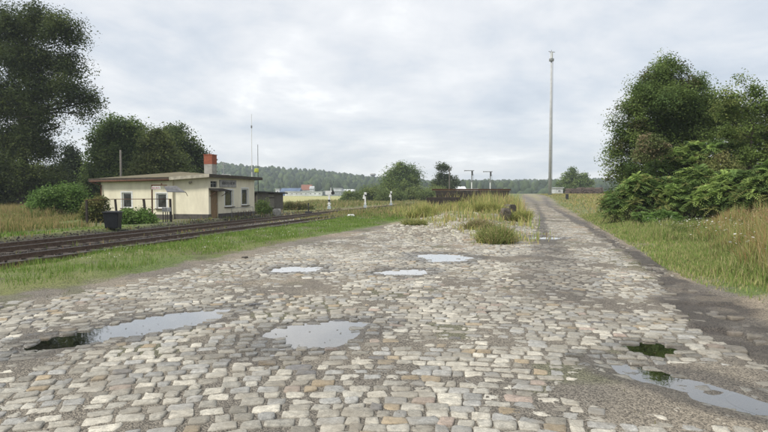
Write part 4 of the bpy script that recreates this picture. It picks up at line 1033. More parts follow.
# roof: low sloping slab with its peak at the back
ov = .34
rA = -U * (ov + .12) + OUT * ov; rB = U * (LF + .75) + OUT * ov; rD = U * (LF + .4) + NL * (LE + .3); rC = -U * (.16 + ov) + NL * (LE + .75)
pk = at(181, 171.8, 46); rP = Vector((pk.x - A.x, pk.y - A.y, 0)); rF = -U * (.16 + ov) + NL * TF
tops = [(rA, 3.06), (rB, 3.04), (rD, 2.75), (rC, 2.80), (rF, 2.88)]
th = .17
vv = [(p.x, p.y, z) for p, z in tops] + [(rP.x, rP.y, pk.z)] + [(p.x, p.y, z - th) for p, z in tops]
b = MB(); b.add(vv, [(0, 1, 5), (1, 2, 5), (2, 3, 5), (3, 4, 5), (4, 0, 5), (10, 9, 8, 7, 6)]); roof = b.build('roof', ROOFM, house)
b = MB()
def fas(i, j, drop=th + .02, w=.03):
    (p, z), (q, y_) = tops[i], tops[j]; d = (q - p).normalized(); nr_ = Vector((d.y, -d.x, 0))
    return [(p.x + nr_.x * s, p.y + nr_.y * s, z + k) for s in (0.003, w) for k in (-drop, .025)] + [(q.x + nr_.x * s, q.y + nr_.y * s, y_ + k) for s in (.003, w) for k in (-drop, .025)]
HF = [(0, 1, 3, 2), (4, 6, 7, 5), (0, 4, 5, 1), (2, 3, 7, 6), (1, 5, 7, 3), (0, 2, 6, 4)]
for (i, j) in ((0, 1), (1, 2), (2, 3), (3, 4)): 
    for sgn in (1,): b.add([Vector(v) for v in fas(i, j)], HF)
b.build('fascia', FASCIA, roof)
b = MB(); b.add([Vector(v) for v in fas(4, 0, th + .02, .035)], HF); b.build('pale_fascia', PALETRIM, roof)
# gutter and downpipe at the left corner
b = MB(); gz = 2.62; g0 = -U * .55 + NL * TF; g1 = -U * .55 + NL * (LE + .6)
b.tube([tuple(g0 + Vector((0, 0, 2.70))), tuple(g1 + Vector((0, 0, 2.62)))], .06, 8); b.tube([tuple(g1 + Vector((0, 0, 2.62))), tuple(-U * .26 + NL * (LE - .08) + Vector((0, 0, 2.35))), tuple(-U * .26 + NL * (LE - .08) + Vector((0, 0, .1)))], .05, 8)
b.build('downpipe', RUST, house, smooth=True)
# wall lamp
lp = NL * ft(191.8); b = MB(); b.tube([tuple(lp - U * .0 + Vector((0, 0, 2.55))), tuple(lp - U * .22 + Vector((0, 0, 2.50)))], [.05, .10], 10); b.build('wall_lamp', PALETRIM, house, smooth=True)
# chimney
cc = at(210.5, 174, 42.0); cl = hl(Vector((cc.x, cc.y, 0)))
zb = 2.9; z1_, z2_ = at(210, 164.3, 42).z, at(210, 155.3, 42).z
b = MB(); b.box((cl.x, cl.y, (zb + z1_) / 2), (.66, .66, z1_ - zb), -AN); ch = b.build('chimney', CONC, roof)
b = MB(); b.box((cl.x, cl.y, (z1_ + z2_) / 2 + .002), (.68, .68, z2_ - z1_), -AN); b.build('brick_stack', BRICK, ch)
b = MB(); b.box((cl.x, cl.y, z2_ + .03), (.74, .74, .05), -AN); b.box((cl.x, cl.y, z2_ + .06), (.3, .3, .06), -AN); b.build('chimney_cap', BRICK, ch)
# roof aerial
def mast(px, pyt, pyb, Y, r, name, label, cat, m=GALV, parent=None):
    t, bt = at(px, pyt, Y), at(px, pyb, Y); root = empty(name, bt); tag(root, label, cat)
    h = t.z - bt.z; b = MB(); b.tube([(0, 0, -.3), (0, 0, h)], [r, r * .6], 6); b.build('pole', m, root); return root, h
b = MB(); t = hl(at(223.6, 174, 42)); tz = at(223.6, 162, 42).z
b.tube([(t.x, t.y, 2.9), (t.x, t.y, tz)], .025, 6)
for k, w_ in ((.96, .3), (.85, .4), (.6, .25)): b.tube([(t.x - w_ / 2, t.y, 2.9 + (tz - 2.9) * k), (t.x + w_ / 2, t.y, 2.9 + (tz - 2.9) * k)], .018, 5)
b.tube([(t.x, t.y, 3.3), (t.x - .3, t.y, 3.05)], .02, 5); b.tube([(t.x - .35, t.y, 3.15), (t.x + .5, t.y - .3, 3.2), (t.x + .9, t.y - .5, 2.95)], .03, 5)
b.build('roof_aerial', GALV, house)
r_, h_ = mast(252.0, 114, 178, 45.2, .035, 'radio_mast', 'very thin tall whip aerial rising from the right end of the roof', 'antenna', WHITE)
b = MB(); b.tube([(0, 0, h_ * .78), (0, 0, h_ * .82)], .06, 6); b.tube([(0, 0, .5), (0, 0, .7)], .06, 6); b.tube([(-.35, 0, 0), (0, 0, .5), (.3, .1, 0)], .02, 5); b.build('clamp', GREY, r_)
r_, h_ = mast(258.2, 144.5, 190, 45.6, .03, 'marker_mast', 'shorter dark pole with a bright yellow box beside the thin aerial', 'pole', DARK)
b = MB(); b.box((-.12, 0, at(258, 170.5, 45.6).z - at(258, 190, 45.6).z), (.34, .2, .34), .3); b.build('yellow_box', YEL, r_, bevel=.05)
# handrail / bicycle rack in front of the facade
rk = empty('bicycle_rack', A + U * fs(236) + OUT * .55, PI / 2 - AN); tag(rk, 'low rusty tube rack standing under the two facade windows', 'rack')
b = MB(); w0 = fs(248) - fs(226.5)
b.tube([(-w0 / 2, 0, 0), (-w0 / 2, 0, .72), (w0 / 2, 0, .72), (w0 / 2, 0, 0)], .022, 6); b.build('rail_frame', GREY, rk)
for k in range(4):
    b = MB(); x_ = -w0 / 2 + w0 * (k + .5) / 4; b.tube([(x_ - .25, .05, 0), (x_ - .2, .05, .45), (x_ + .2, .05, .45), (x_ + .25, .05, 0)], .016, 6); b.build('hoop', RUST, rk)
# rusty frame carrying a small sign, and the tilted metal awning
fp = at(152, 193, 34); fr = empty('sign_frame', (fp.x, fp.y, 0)); tag(fr, 'rusty angle-iron post frame with a faded red and white strip sign', 'sign frame')
zt = at(152, 185.2, 34).z; ww = 14.5 / F * 34
b = MB(); b.box((0, 0, zt / 2), (.07, .07, zt)); b.box((ww / 2, 0, zt), (ww + .07, .07, .06)); b.box((ww * .66, .02, zt + .06), (.06, .06, .14)); b.build('frame', RUST, fr)
b = MB(); b.box((.28, -.05, zt - .16), (.52, .02, .18)); sp = b.build('sign_panel', WHITE, fr)
b = MB()
for k in range(4): b.box((.09 + k * .12, -.065, zt - .16), (.05 if k % 2 else .07, .008, .09))
b.box((.28, -.0645, zt - .245), (.5, .006, .012)); b.build('faded_marks', mat('faded_red', (.38, .10, .09), .7), sp)
a0 = at(160.5, 186.8, 34.2); a1 = at(172, 186.5, 34.2); a2 = at(183, 192, 34.2); a3 = at(168, 191.6, 33.6)
aw = empty('metal_awning', (a1.x, a1.y, a1.z)); tag(aw, 'small tilted dark sheet-metal awning over the corner window', 'awning')
b = MB(); o_ = Vector((a1.x, a1.y, a1.z)); pts = [a0 - o_ + Vector((0, .55, .04)), a1 - o_ + Vector((0, .7, .06)), a2 - o_ + Vector((0, .45, .0)), a3 - o_ + Vector((0, -.15, 0))]
b.add(pts + [p_ + Vector((0, 0, -.03)) for p_ in pts], [(0, 3, 2, 1), (4, 5, 6, 7), (0, 1, 5, 4), (1, 2, 6, 5), (2, 3, 7, 6), (3, 0, 4, 7)]); b.build('sheet', mat('weathered_sheet', (.17, .17, .17), .55, .2, 5, .1, metal=.3), aw)
MB().tube([pts[0], pts[0] + Vector((0, .9, -.1))], .02, 5).build('arm', RUST, aw); MB().tube([pts[2], pts[2] + Vector((-.3, 1.2, -.25))], .02, 5).build('arm', RUST, aw)

# ------------------------------------------------------------------ fence, bin, meters
posts = [(87, 200.5, 223.5, 'thick dark fence post at the far left end, beside the bush', 0, .11), (117.5, 199.5, 222, 'leaning dark fence post behind the black bin', -.08, .11), (146.5, 199.5, 222.5, 'leaning dark fence post in the middle of the fence', -.10, .12), (171, 199.2, 221.8, 'dark fence post at the right end, below the house corner', -.02, .12)]
for (px, pt, pb, lb, tilt, w_) in posts:
    g = gnd(px, pb); root = empty('fence_post', (g.x, g.y, -.05), 0, 0, tilt); tag(root, lb, 'fence post', 'dark posts of the old fence')
    h = at(px, pt, g.y).z + .05
    b = MB(); b.box((0, 0, h / 2), (w_, w_, h)); b.build('post', DARKWOOD, root, bevel=.012); b = MB(); b.box((0, 0, h + .012), (w_ + .02, w_ + .02, .02)); b.build('cap', RUST, root)
g0, g1 = gnd(87, 223.5), gnd(171, 221.8); b = MB()
pp = [at(87, 200, g0.y), at(117.5, 199.2, gnd(117, 222).y), at(146.5, 199, gnd(146, 222.5).y), at(171, 199, g1.y)]
b.tube([p_ + Vector((0, -.09, 0)) for p_ in pp], .022, 6); o = b.build('fence_rail', RUST); tag(o, 'thin rusty rail running along the tops of the dark fence posts', 'fence rail')
g = gnd(140.5, 218.5); root = empty('wooden_stub', (g.x, g.y, -.05)); tag(root, 'short weathered wooden stub post between the two house windows', 'post')
b = MB(); h = at(140, 205.5, g.y).z; b.box((0, 0, h / 2), (.16, .16, h)); b.build('stub', GREYWOOD, root, bevel=.015); b = MB(); b.box((0, 0, h + .012), (.19, .19, .025)); b.build('cap', DARKWOOD, root)
# wheelie bin
g = gnd(113, 228.5); bn = empty('wheelie_bin', (g.x, g.y, .0), .15); tag(bn, 'black plastic wheelie bin standing by the track below the fence', 'bin')
H_ = at(113, 211, g.y).z; Wb = 14.5 / F * g.y
b = MB(); w0, w1 = Wb * .40, Wb * .5
b.add([(-w0, -w0, .03), (w0, -w0, .03), (w0, w0, .03), (-w0, w0, .03), (-w1, -w1, H_ * .9), (w1, -w1, H_ * .9), (w1, w1, H_ * .9), (-w1, w1, H_ * .9)], [(0,3,2,1),(4,5,6,7),(0,1,5,4),(1,2,6,5),(2,3,7,6),(3,0,4,7)]); b.build('body', BLACKP, bn, bevel=.03)
b = MB(); b.box((0, 0, H_ * .93), (Wb * 1.12, Wb * 1.1, .06)); b.box((0, .02, H_ * .975), (Wb * .9, Wb * .85, .04)); b.build('lid', BLACKP, bn, bevel=.02)
for sx_ in (-1, 1):
    b = MB(); b.tube([(sx_ * Wb * .36 - .03, Wb * .42, .1), (sx_ * Wb * .36 + .03, Wb * .42, .1)], .1, 14); b.build('wheel', DARK, bn)
b = MB(); b.tube([(-Wb * .35, Wb * .6, H_ * .92), (Wb * .35, Wb * .6, H_ * .92)], .02, 6); b.build('handle', BLACKP, bn)
# small cabinets on dark legs
for (px, lb) in ((164.5, 'left small grey cabinet on thin dark legs under the corner window'), (169.0, 'right small grey cabinet, next to the last fence post')):
    g = gnd(px, 222.0); cb = empty('meter_cabinet', (g.x, g.y, 0)); tag(cb, lb, 'cabinet', 'cabinets below the corner window')
    zc = at(px, 209.5, g.y).z
    b = MB(); b.box((0, 0, zc), (.23, .16, .26)); b.build('box', GALV, cb, bevel=.01); b = MB(); b.box((0, -.084, zc), (.17, .006, .2)); b.build('door', GREY, cb)
    for k in (-1, 1):
        b = MB(); b.box((k * .08, 0, (zc - .13) / 2 - .02), (.04, .05, zc - .13)); b.build('leg', DARK, cb)
# wooden utility pole behind the roof
v = at(120.5, 150, 52); b = MB(); b.tube([(0, 0, -.3), (0, 0, v.z)], [.13, .09], 8); o = b.build('utility_pole', GREYWOOD, smooth=True); o.location = (v.x, v.y, 0); tag(o, 'plain grey pole sticking up behind the left part of the house roof', 'pole')

# ------------------------------------------------------------------ wooden shed right of the house
sh0, sh1 = at(257, 213, 50), at(283, 213, 54); shd = empty('wooden_shed', (sh0.x, sh0.y, 0)); tag(shd, 'dark weathered board shed with a flat roof right of the house', 'shed')
d_ = Vector((sh1.x - sh0.x, sh1.y - sh0.y, 0)); Ls = d_.length; sang = math.atan2(d_.y, d_.x); shd.rotation_euler.z = sang
zh0, zh1 = at(257, 192, 50).z, at(283, 193.5, 54).z
b = MB(); nb_ = 26
for i in range(nb_):
    if 11 <= i <= 16: continue
    x_ = Ls * (i + .5) / nb_; zt_ = zh0 + (zh1 - zh0) * i / nb_; b.box((x_, random.uniform(-.008, .008), zt_ / 2 - .05), (Ls / nb_ - .008, .03, zt_ + .1))
b.box((Ls / 2, .03, zh1 - .1), (Ls, .03, .12)); b.build('front_wall', GREYWOOD, shd)
b = MB()
for x_ in (0.03, Ls - .03):
    for i in range(12): b.box((x_, .2 + i * .24, zh1 / 2 - .03), (.03, .23, zh1 * .96))
b.box((Ls / 2, 3.05, zh1 / 2 - .05), (Ls, .03, zh1 * .96)); b.build('side_wall', DARKWOOD, shd)
b = MB()
for i in range(6): b.box((Ls * (11.5 + i) / nb_, .02, .85), (Ls / nb_ - .012, .025, 1.7))
dd_ = b.build('door', mat('pale_boards', (.24, .225, .19), .9, .3, 5, .4, stretch=(6, 6, 1)), shd)
for z_ in (1.35, .35): b = MB(); b.box((Ls * 14 / nb_, -.005, z_), (Ls * 5.6 / nb_, .02, .1)); b.build('crossbar', DARKWOOD, dd_)
b = MB(); b.box((Ls * 14 / nb_, .0, (1.72 + zh1) / 2 + .0), (Ls * 6 / nb_, .03, zh1 - 1.74)); b.build('lintel', DARKWOOD, shd)
b = MB(); b.add([(-.25, -.35, zh0 - .02), (Ls + .3, -.35, zh1 - .02), (Ls + .3, 3.3, zh1 - .16), (-.25, 3.3, zh0 - .16), (-.25, -.35, zh0 + .08), (Ls + .3, -.35, zh1 + .08), (Ls + .3, 3.3, zh1 - .06), (-.25, 3.3, zh0 - .06)], [(0,3,2,1),(4,5,6,7),(0,1,5,4),(1,2,6,5),(2,3,7,6),(3,0,4,7)]); b.build('roof', DARK, shd)

# ------------------------------------------------------------------ track-side furniture
def rock(name, px, py, wpx, hpx, m, label, cat):
    g = gnd(px, py); w = wpx / F * g.y; h = hpx / F * g.y
    gz = float(ground_h(np.array([g.x]), np.array([g.y]))[0])
    import bmesh
    bm = bmesh.new(); bmesh.ops.create_icosphere(bm, subdivisions=3, radius=.5); rn = random.Random(px)
    ph = [rn.random() * 6 for _ in range(6)]
    for v in bm.verts:
        c_ = v.co; k = 1 + .12 * math.sin(c_.x * 7 + ph[0]) * math.cos(c_.y * 6 + ph[1]) + .08 * math.sin(c_.z * 11 + ph[2])
        f_ = lambda t: max(-.36, min(.36, t)); v.co = Vector((f_(c_.x * k) / .72 * w, f_(c_.y * k) / .72 * w * .8, (f_(c_.z * k) + .36) / .72 * h))
    me = bpy.data.meshes.new(name); bm.to_mesh(me); bm.free()
    o = link(name, me, m); o.location = (g.x, g.y, gz - .04); o.rotation_euler.z = rn.random() * .6; tag(o, label, cat); return o
rock('concrete_block', 277, 214.3, 7.5, 7.5, CONC, 'pale squat concrete block standing in front of the wooden shed', 'block')
rock('white_stone', 351, 218, 7, 3.4, WHITE, 'small white stone block at the overgrown end of the nearer track', 'stone')
rock('dark_rubble', 457, 215.5, 10, 6, mat('dark_rubble', (.15, .13, .105), .95, .5, 5, 1.0, col2=(.06, .052, .045)), 'dark grey lump of rubble among the weeds on the mound', 'rubble')
rock('dark_rubble', 426, 214.5, 12, 3.6, MATS['dark_rubble'], 'low dark slab of rubble left of the grey lump on the mound', 'rubble')
rock('dark_rubble', 505, 223, 10, 13, MATS['dark_rubble'], 'upright dark rubble block leaning at the right end of the ramp', 'rubble')
rock('dark_rubble', 510, 216, 10, 10, MATS['dark_rubble'], 'second dark rubble block just behind the upright leaning one', 'rubble')
rock('stone_slab', 472, 240.5, 17, 2.4, mat('tan_stone', (.36, .28, .20), .9, .2, 3, .3), 'flat tan slab lying at the foot of the corner weeds', 'slab')
# little loose stones on the verge and yard
for (px, py, s_, lb) in ((488, 311, 6, 'dark loose stone lying on the cobbles right of centre'), (146, 285, 4.5, 'small dark stone at the verge edge left of centre'), (245, 258, 6, 'loose brown stone on the grass strip below the track')):
    rock('loose_stone', px, py, s_, s_ * .5, mat('loose_stone', (.12, .105, .09), .9, .3, 5, .3), lb, 'stone')
g = gnd(308.5, 212.5); lv = empty('switch_lever', (g.x, g.y, -.1)); tag(lv, 'short black upright lever post between the two tracks', 'switch lever')
zt = at(308, 204, g.y).z + .1; b = MB(); b.tube([(0, 0, 0), (0, 0, zt)], [.06, .04], 6); b.box((0, 0, zt), (.14, .1, .2)); b.build('lever', DARK, lv); b = MB(); b.box((0, 0, .1), (.6, .5, .22)); b.build('base', DARK, lv)
def dwarf(px, pt, pb, label, boxy, wid):
    g = gnd(px, pb); Y = g.y; h = at(px, pt, Y).z; root = empty('dwarf_signal', (g.x, g.y, -.05)); tag(root, label, 'signal', 'white dwarf signals along the track')
    b = MB(); b.box((0, 0, .18), (.40, .4, .38)); b.build('base', mat('pale_concrete', (.46, .53, .55), .8, .15, 4, .2), root, bevel=.03)
    b = MB(); b.box((0, 0, h * .45), (.17 * wid, .16, h * .9)); b.box((0, 0, h * .28), (.30 * wid, .22, .12)); b.build('post', WHITE, root, bevel=.02)
    if boxy:
        b = MB(); b.box((-.05, 0, h - .28), (.75, .2, .46)); hb = b.build('panel', WHITE, root, bevel=.02)
        b = MB(); b.tube([(.42, .12, h - .30), (.42, -.22, h - .30)], .19, 14); b.box((.42, 0, h - .1), (.2, .25, .2)); b.build('lamp', DARK, root)
        b = MB(); b.box((.18, 0, h + .12), (.07, .07, .4)); b.build('spike', WHITE, root)
        b = MB(); b.tube([(0, -.1, h * .46), (0, -.2, h * .46)], .13, 12); b.build('lens_hood', DARK, root)
    else:
        b = MB(); b.box((-.14, 0, h * .70), (.26 * wid, .14, .5), M=Matrix.Rotation(.25, 3, 'Y')); b.build('panel', WHITE, root, bevel=.02)
        b = MB(); b.box((.02, 0, h - .16), (.30 * wid, .16, .34)); b.build('hood', WHITE, root, bevel=.02)
        b = MB(); b.tube([(.02, -.08, h * .8), (.02, -.2, h * .8)], .10, 12); b.build('lens_hood', DARK, root)
dwarf(329.3, 190, 208.8, 'largest dwarf signal, white with a square top panel and dark round lamp', True, 1.3)
dwarf(365.2, 192, 207.3, 'middle dwarf signal, white with a slanted panel and hooked top', False, 1.0)
dwarf(391.0, 191, 205.0, 'rightmost and thinnest white dwarf signal in front of the bushes', False, .8)
def semaphore(px, pt, Y, label):
    z = at(px, pt, Y).z; v = at(px, pt, Y); gz = float(ground_h(np.array([v.x]), np.array([v.y]))[0]); root = empty('semaphore_signal', (v.x, v.y, gz)); tag(root, label, 'signal', 'semaphore signals behind the sleeper stacks'); z -= gz
    b = MB(); b.tube([(0, 0, 0), (0, 0, z * .62)], .11, 8); b.build('lower_post', WHITE, root)
    b = MB(); b.tube([(0, 0, z * .62), (0, 0, z)], .09, 8); b.box((0, .05, z * .64), (.7, .3, .12)); b.build('upper_post', GREY, root)
    b = MB(); b.box((-.5, -.14, z - .02), (1.8, .04, .15)); b.tube([(-1.35, -.14, z - .02), (-1.35, -.17, z - .02)], .12, 14); b.build('arm', GREY, root)
    b = MB(); b.box((.08, -.1, z - .5), (.24, .2, .8)); b.build('lamp_case', DARK, root)
    b = MB()
    for k in (-.13, .13): b.tube([(k + .25, .15, .2), (k + .25, .15, z * .9)], .02, 4)
    for k in range(12): b.tube([(.12, .15, .4 + k * z * .07), (.38, .15, .4 + k * z * .07)], .015, 4)
    b.build('ladder', GREY, root)
semaphore(471.8, 170.6, 105, 'left semaphore signal with its arm held level, behind the stacks')
semaphore(490.3, 171.6, 110, 'right semaphore signal with its arm held level, behind the stacks')
v = at(449.5, 168, 120); b = MB(); b.tube([(0, 0, -.3), (0, 0, v.z)], [.16, .11], 8); b.box((0, 0, v.z - .4), (.5, .1, .1)); o = b.build('utility_pole', GREYWOOD, smooth=False); o.location = (v.x, v.y, 0); tag(o, 'bare wooden pole beside the thin ragged tree', 'pole')

# ------------------------------------------------------------------ stacks of old sleepers with rusty rails on the ramp
proto = MB().box((0, 0, 0), (2.55, .25, .15)).build('old_sleeper', DARKWOOD, bevel=.012)
first = True
def zg(x, y): return float(ground_h(np.array([x]), np.array([y]))[0])
stk = [('left', at(449, 200, 54), 5, 2.5), ('middle', at(472, 200, 56), 8, 0), ('right', at(495, 200, 56), 8, 0), ('low front', at(443, 200, 47), 4, 0)]
row_w = {0: 'bottom', 1: 'second lowest', 2: 'third', 3: 'fourth', 4: 'fifth', 5: 'sixth', 6: 'seventh', 7: 'eighth'}
for (nm, v, lay, _o) in stk:
    z0 = zg(v.x, v.y) + (.35 if nm != 'low front' else .1); rz = {'left': .02, 'middle': -.03, 'right': .03, 'low front': .05}[nm]
    tg = {'left': at(450, 190.6, 54).z, 'middle': at(472, 190.6, 56).z, 'right': at(495, 190.6, 56).z, 'low front': at(443, 197.2, 47).z}[nm]
    stp = (tg - z0) / lay
    for k in range(lay):
        for q in range(3):
            o = proto if first else proto.copy()
            if not first: COL.objects.link(o)
            first = False
            o.scale = (1, 1, stp / .15 * .97)
            o.location = (v.x + random.uniform(-.22, .22), v.y + (q - 1) * .3, z0 + stp * (k + .5)); o.rotation_euler = (0, 0, rz + random.uniform(-.03, .03))
            tag(o, {'low front': 'dark old sleeper in the low front pile', 'left': 'dark old sleeper in the left stack on the ramp', 'middle': 'dark old sleeper in the middle stack on the ramp', 'right': 'dark old sleeper in the right stack on the ramp'}[nm] + ', %s layer, %s row' % (row_w[k], ('front', 'middle', 'rear')[q]), 'sleeper', 'old sleepers stacked on the ramp')
for q, (px0, px1, dy, dz) in enumerate(((432, 508, -.3, 0), (437, 512, .05, 0), (434, 500, .35, 0))):
    a, c = at(px0, 190, 55.5), at(px1, 190.2, 55.5); Lr = c.x - a.x; zt = at(470, 190.6, 56).z
    b = MB(); b.box((0, 0, .012), (Lr, .13, .02)); b.box((0, 0, .07), (Lr, .02, .10)); b.box((0, 0, .135), (Lr, .07, .035)); o = b.build('old_rail', RUST); o.location = ((a.x + c.x) / 2, 55.9 + dy, zt + .02); o.rotation_euler.z = random.uniform(-.01, .01)
    tag(o, ['rusty rail lying across the stacks, nearest the front', 'rusty rail lying across the stacks, reaching furthest right', 'rusty rail lying across the stacks, at the back'][q], 'rail', 'rusty rails on the sleeper stacks')
# gnarled stump pile at the right end
v = at(507, 200, 53); b = MB()
for k in range(9): b.tube(wob((random.gauss(0, .15), random.gauss(0, .15), 0), (random.gauss(.1, .45), random.gauss(0, .3), random.uniform(.7, 1.25)), 4, .07), [.16, .15, .12, .09, .05], 7)
o = b.build('uprooted_stump', BARK, smooth=True); o.location = (v.x, v.y, zg(v.x, v.y)); tag(o, 'gnarled dark uprooted stump at the right end of the stacks', 'stump')

# pale rubble stones strewn over the ramp's foot
x, y = scatter(9000, -.5, 8, 20, 46, lambda x, y: inside(x, y, [G(385, 227), G(425, 217), G(478, 213), G(480, 242), G(430, 246), G(395, 236)]) * (.3 + .7 * clumpy(x, y, .5, 611, .4, .6)))
n = len(x); rr0 = .04 + .08 * RNG.random(n) ** 1.5; z = ground_h(x, y)
bs = np.array([[1,1,0],[-1,1,0],[-1,-1,0],[1,-1,0],[.7,.6,1],[-.7,.7,1],[-.6,-.7,1],[.6,-.7,1]]) * [1, .8, .45]
aa_ = RNG.random(n) * 6.3; V = bs[None] * rr0[:, None, None] * (.75 + .5 * RNG.random((n, 8, 1)))
V = np.stack([V[..., 0] * np.cos(aa_)[:, None] - V[..., 1] * np.sin(aa_)[:, None] + x[:, None], V[..., 0] * np.sin(aa_)[:, None] + V[..., 1] * np.cos(aa_)[:, None] + y[:, None], V[..., 2] + z[:, None]], 2)
Fq = np.array([[0,1,5,4],[1,2,6,5],[2,3,7,6],[3,0,4,7],[4,5,6,7]])
tag(link('rubble_stones', np_mesh('rubble_stones', V.reshape(-1, 3), [(Fq[None] + np.arange(n)[:, None, None] * 8).reshape(-1, 4)], np.repeat(pick(n, [(.34, .32, .26), (.28, .26, .22), (.39, .37, .31), (.22, .19, .15)]), 8, 0).astype(np.float32)), mat('rubble', (.4, .4, .36), .9, .2, vcol=True, bump=.2)), kind='stuff')

# ------------------------------------------------------------------ tall mast by the road
YM = 150; v = at(551.6, 50, YM); gz = zg(v.x, v.y); ms = empty('tall_mast', (v.x, v.y, gz)); tag(ms, 'very tall slender grey concrete mast beside the far end of the road', 'mast')
hm = v.z - gz; b = MB(); b.tube([(0, 0, -.3), (0, 0, hm * .5), (0, 0, hm * .96)], [.44, .34, .22], 16); b.build('shaft', mat('pale_mast_concrete', (.42, .43, .43), .8, .15, 1.5, .05, col2=(.33, .335, .335)), ms, smooth=True)
b = MB(); b.tube([(0, 0, hm * .925), (0, 0, hm * .94)], [.65, .65], 16); b.build('platform', GREY, ms)
b = MB()
for k in range(3):
    a = k * 2.1 + .4; b.box((math.cos(a) * .32, math.sin(a) * .32, hm * .965), (.16, .16, 1.7), a)
b.build('antenna_panel', WHITE, ms)
b = MB(); b.tube([(0, 0, hm * .96), (0, 0, hm)], [.12, .06], 8); b.tube([(-.8, 0, hm * .99), (.9, 0, hm * .985)], .08, 6); b.build('top_bracket', GREY, ms)
b = MB(); 
for k in range(1, 6): b.tube([(0, 0, hm * k / 6.5), (0, 0, hm * k / 6.5 + .12)], [.47 - .04 * k] * 2, 14)
b.tube([(.55, -.1, 0), (.36, -.1, hm * .93)], .05, 5); b.build('cable_ladder', GREY, ms)

# ------------------------------------------------------------------ far buildings
def plain_house(name, px0, px1, pt, D, wallm, roofm, label, pitch=.0, base=None, depth=10, nwin=0, frac=.35, grp=None, cat='building'):
    a, c = at(px0, 193, D), at(px1, 193, D); W = c.x - a.x; gz = zg((a.x + c.x) / 2, D) if base is None else base; H = at(px0, pt, D).z - gz
    root = empty(name, ((a.x + c.x) / 2, D, gz)); tag(root, label, cat, grp)
    hr = H * frac if pitch else .3; hw = H - hr
    b = MB(); b.box((0, depth / 2, hw / 2), (W, depth, hw)); b.build('wall', wallm, root)
    b = MB(); W2 = W / 2 + .3
    if pitch: b.add([(-W2, -.4, hw), (W2, -.4, hw), (W2, depth + .4, hw), (-W2, depth + .4, hw), (-W2, depth / 2, H), (W2, depth / 2, H)], [(0, 3, 2, 1), (0, 1, 5, 4), (2, 3, 4, 5), (0, 4, 3), (1, 2, 5)])
    else: b.box((0, depth / 2, hw + hr / 2), (W + .6, depth + .6, hr))
    b.build('roof', roofm, root)
    for i in range(nwin):
        x_ = -W / 2 + W * (i + .5) / nwin; b = MB(); b.box((x_, -.03, hw * .55), (W / nwin * .45, .08, hw * .3)); w_ = b.build('window', WHITE, root); b = MB(); b.box((x_, -.08, hw * .55), (W / nwin * .45 - .3, .04, hw * .3 - .3)); b.build('pane', GLASS, w_)
    return root
BLUE = mat('blue_cladding', (.10, .16, .32), .6, .1, .3, 0, fine=2); BLUER = mat('blue_roof', (.12, .17, .27), .6, .1, .3, 0, fine=2)
WW = mat('white_cladding', (.66, .68, .68), .6, .06, .2, 0, fine=2); GR = mat('grey_cladding', (.35, .38, .40), .7, .1, .3, 0, fine=2)
REDR = mat('red_tile_roof', (.27, .12, .08), .8, .2, 1, .1); LG = mat('light_roof', (.50, .52, .52), .7, .1, .3, 0, fine=2)
DF = 370
plain_house('warehouse', 280, 299, 188, DF, BLUE, BLUER, 'dark blue warehouse beyond the yellow field', 1, 0, 16, 5, .5, 'sheds beyond the field')
plain_house('warehouse', 275.5, 279.6, 188.6, DF + 4, WW, LG, 'narrow white hall joined to the blue warehouse', 0, 0, 14, 1, grp='sheds beyond the field')
plain_house('farmhouse', 301, 311, 184.6, DF + 25, WW, REDR, 'white house with a red tiled roof beyond the yellow field', 1, 0, 9, 3, .5)
plain_house('farmhouse', 309.6, 313.4, 186, DF + 20, WW, LG, 'small white gable just right of the red-roofed house', 1, 0, 8, 1, .3)
plain_house('warehouse', 285, 322, 191.3, DF - 22, WW, LG, 'long low pale shed nearest the yellow field', 0, 0, 8, 8, grp='sheds beyond the field')
plain_house('warehouse', 333.5, 341, 188.0, DF, WW, LG, 'white hall directly behind the largest dwarf signal', 0, 0, 14, 2, grp='sheds beyond the field')
plain_house('warehouse', 324, 350, 191.0, DF - 15, GR, LG, 'long low grey shed behind the largest dwarf signal', 0, 0, 8, 6, grp='sheds beyond the field')
plain_house('warehouse', 341.4, 354, 189.2, DF + 6, GR, WW, 'grey shed with a pale roof at the right end of the row', 1, 0, 14, 4, .45, 'sheds beyond the field')
plain_house('white_hall', 457, 466.5, 186.2, 260, WW, WW, 'white hall with a bright roof beyond the thin ragged tree', 1, 0, 14, 3, .4)
plain_house('white_shed', 468, 478, 188.6, 280, WW, LG, 'low white shed behind the left semaphore signal', 0, 0, 10, 3)
plain_house('white_shed', 555.5, 563, 187.3, 185, WW, LG, 'small white cabin at the foot of the tall mast', 0, None, 7, 1)
# distant lookout tower on the ridge
v = at(373, 173.5, 700); lt = empty('water_tower', (v.x, 700, 0)); tag(lt, 'tiny mushroom-shaped tower poking above the far forest', 'tower')
b = MB(); b.tube([(0, 0, 0), (0, 0, v.z - 3)], [1.3, 1.1], 10); b.build('shaft', CONC, lt); b = MB(); b.tube([(0, 0, v.z - 4), (0, 0, v.z - 1.5), (0, 0, v.z)], [1.5, 4, 3], 14); b.build('tank', CONC, lt)

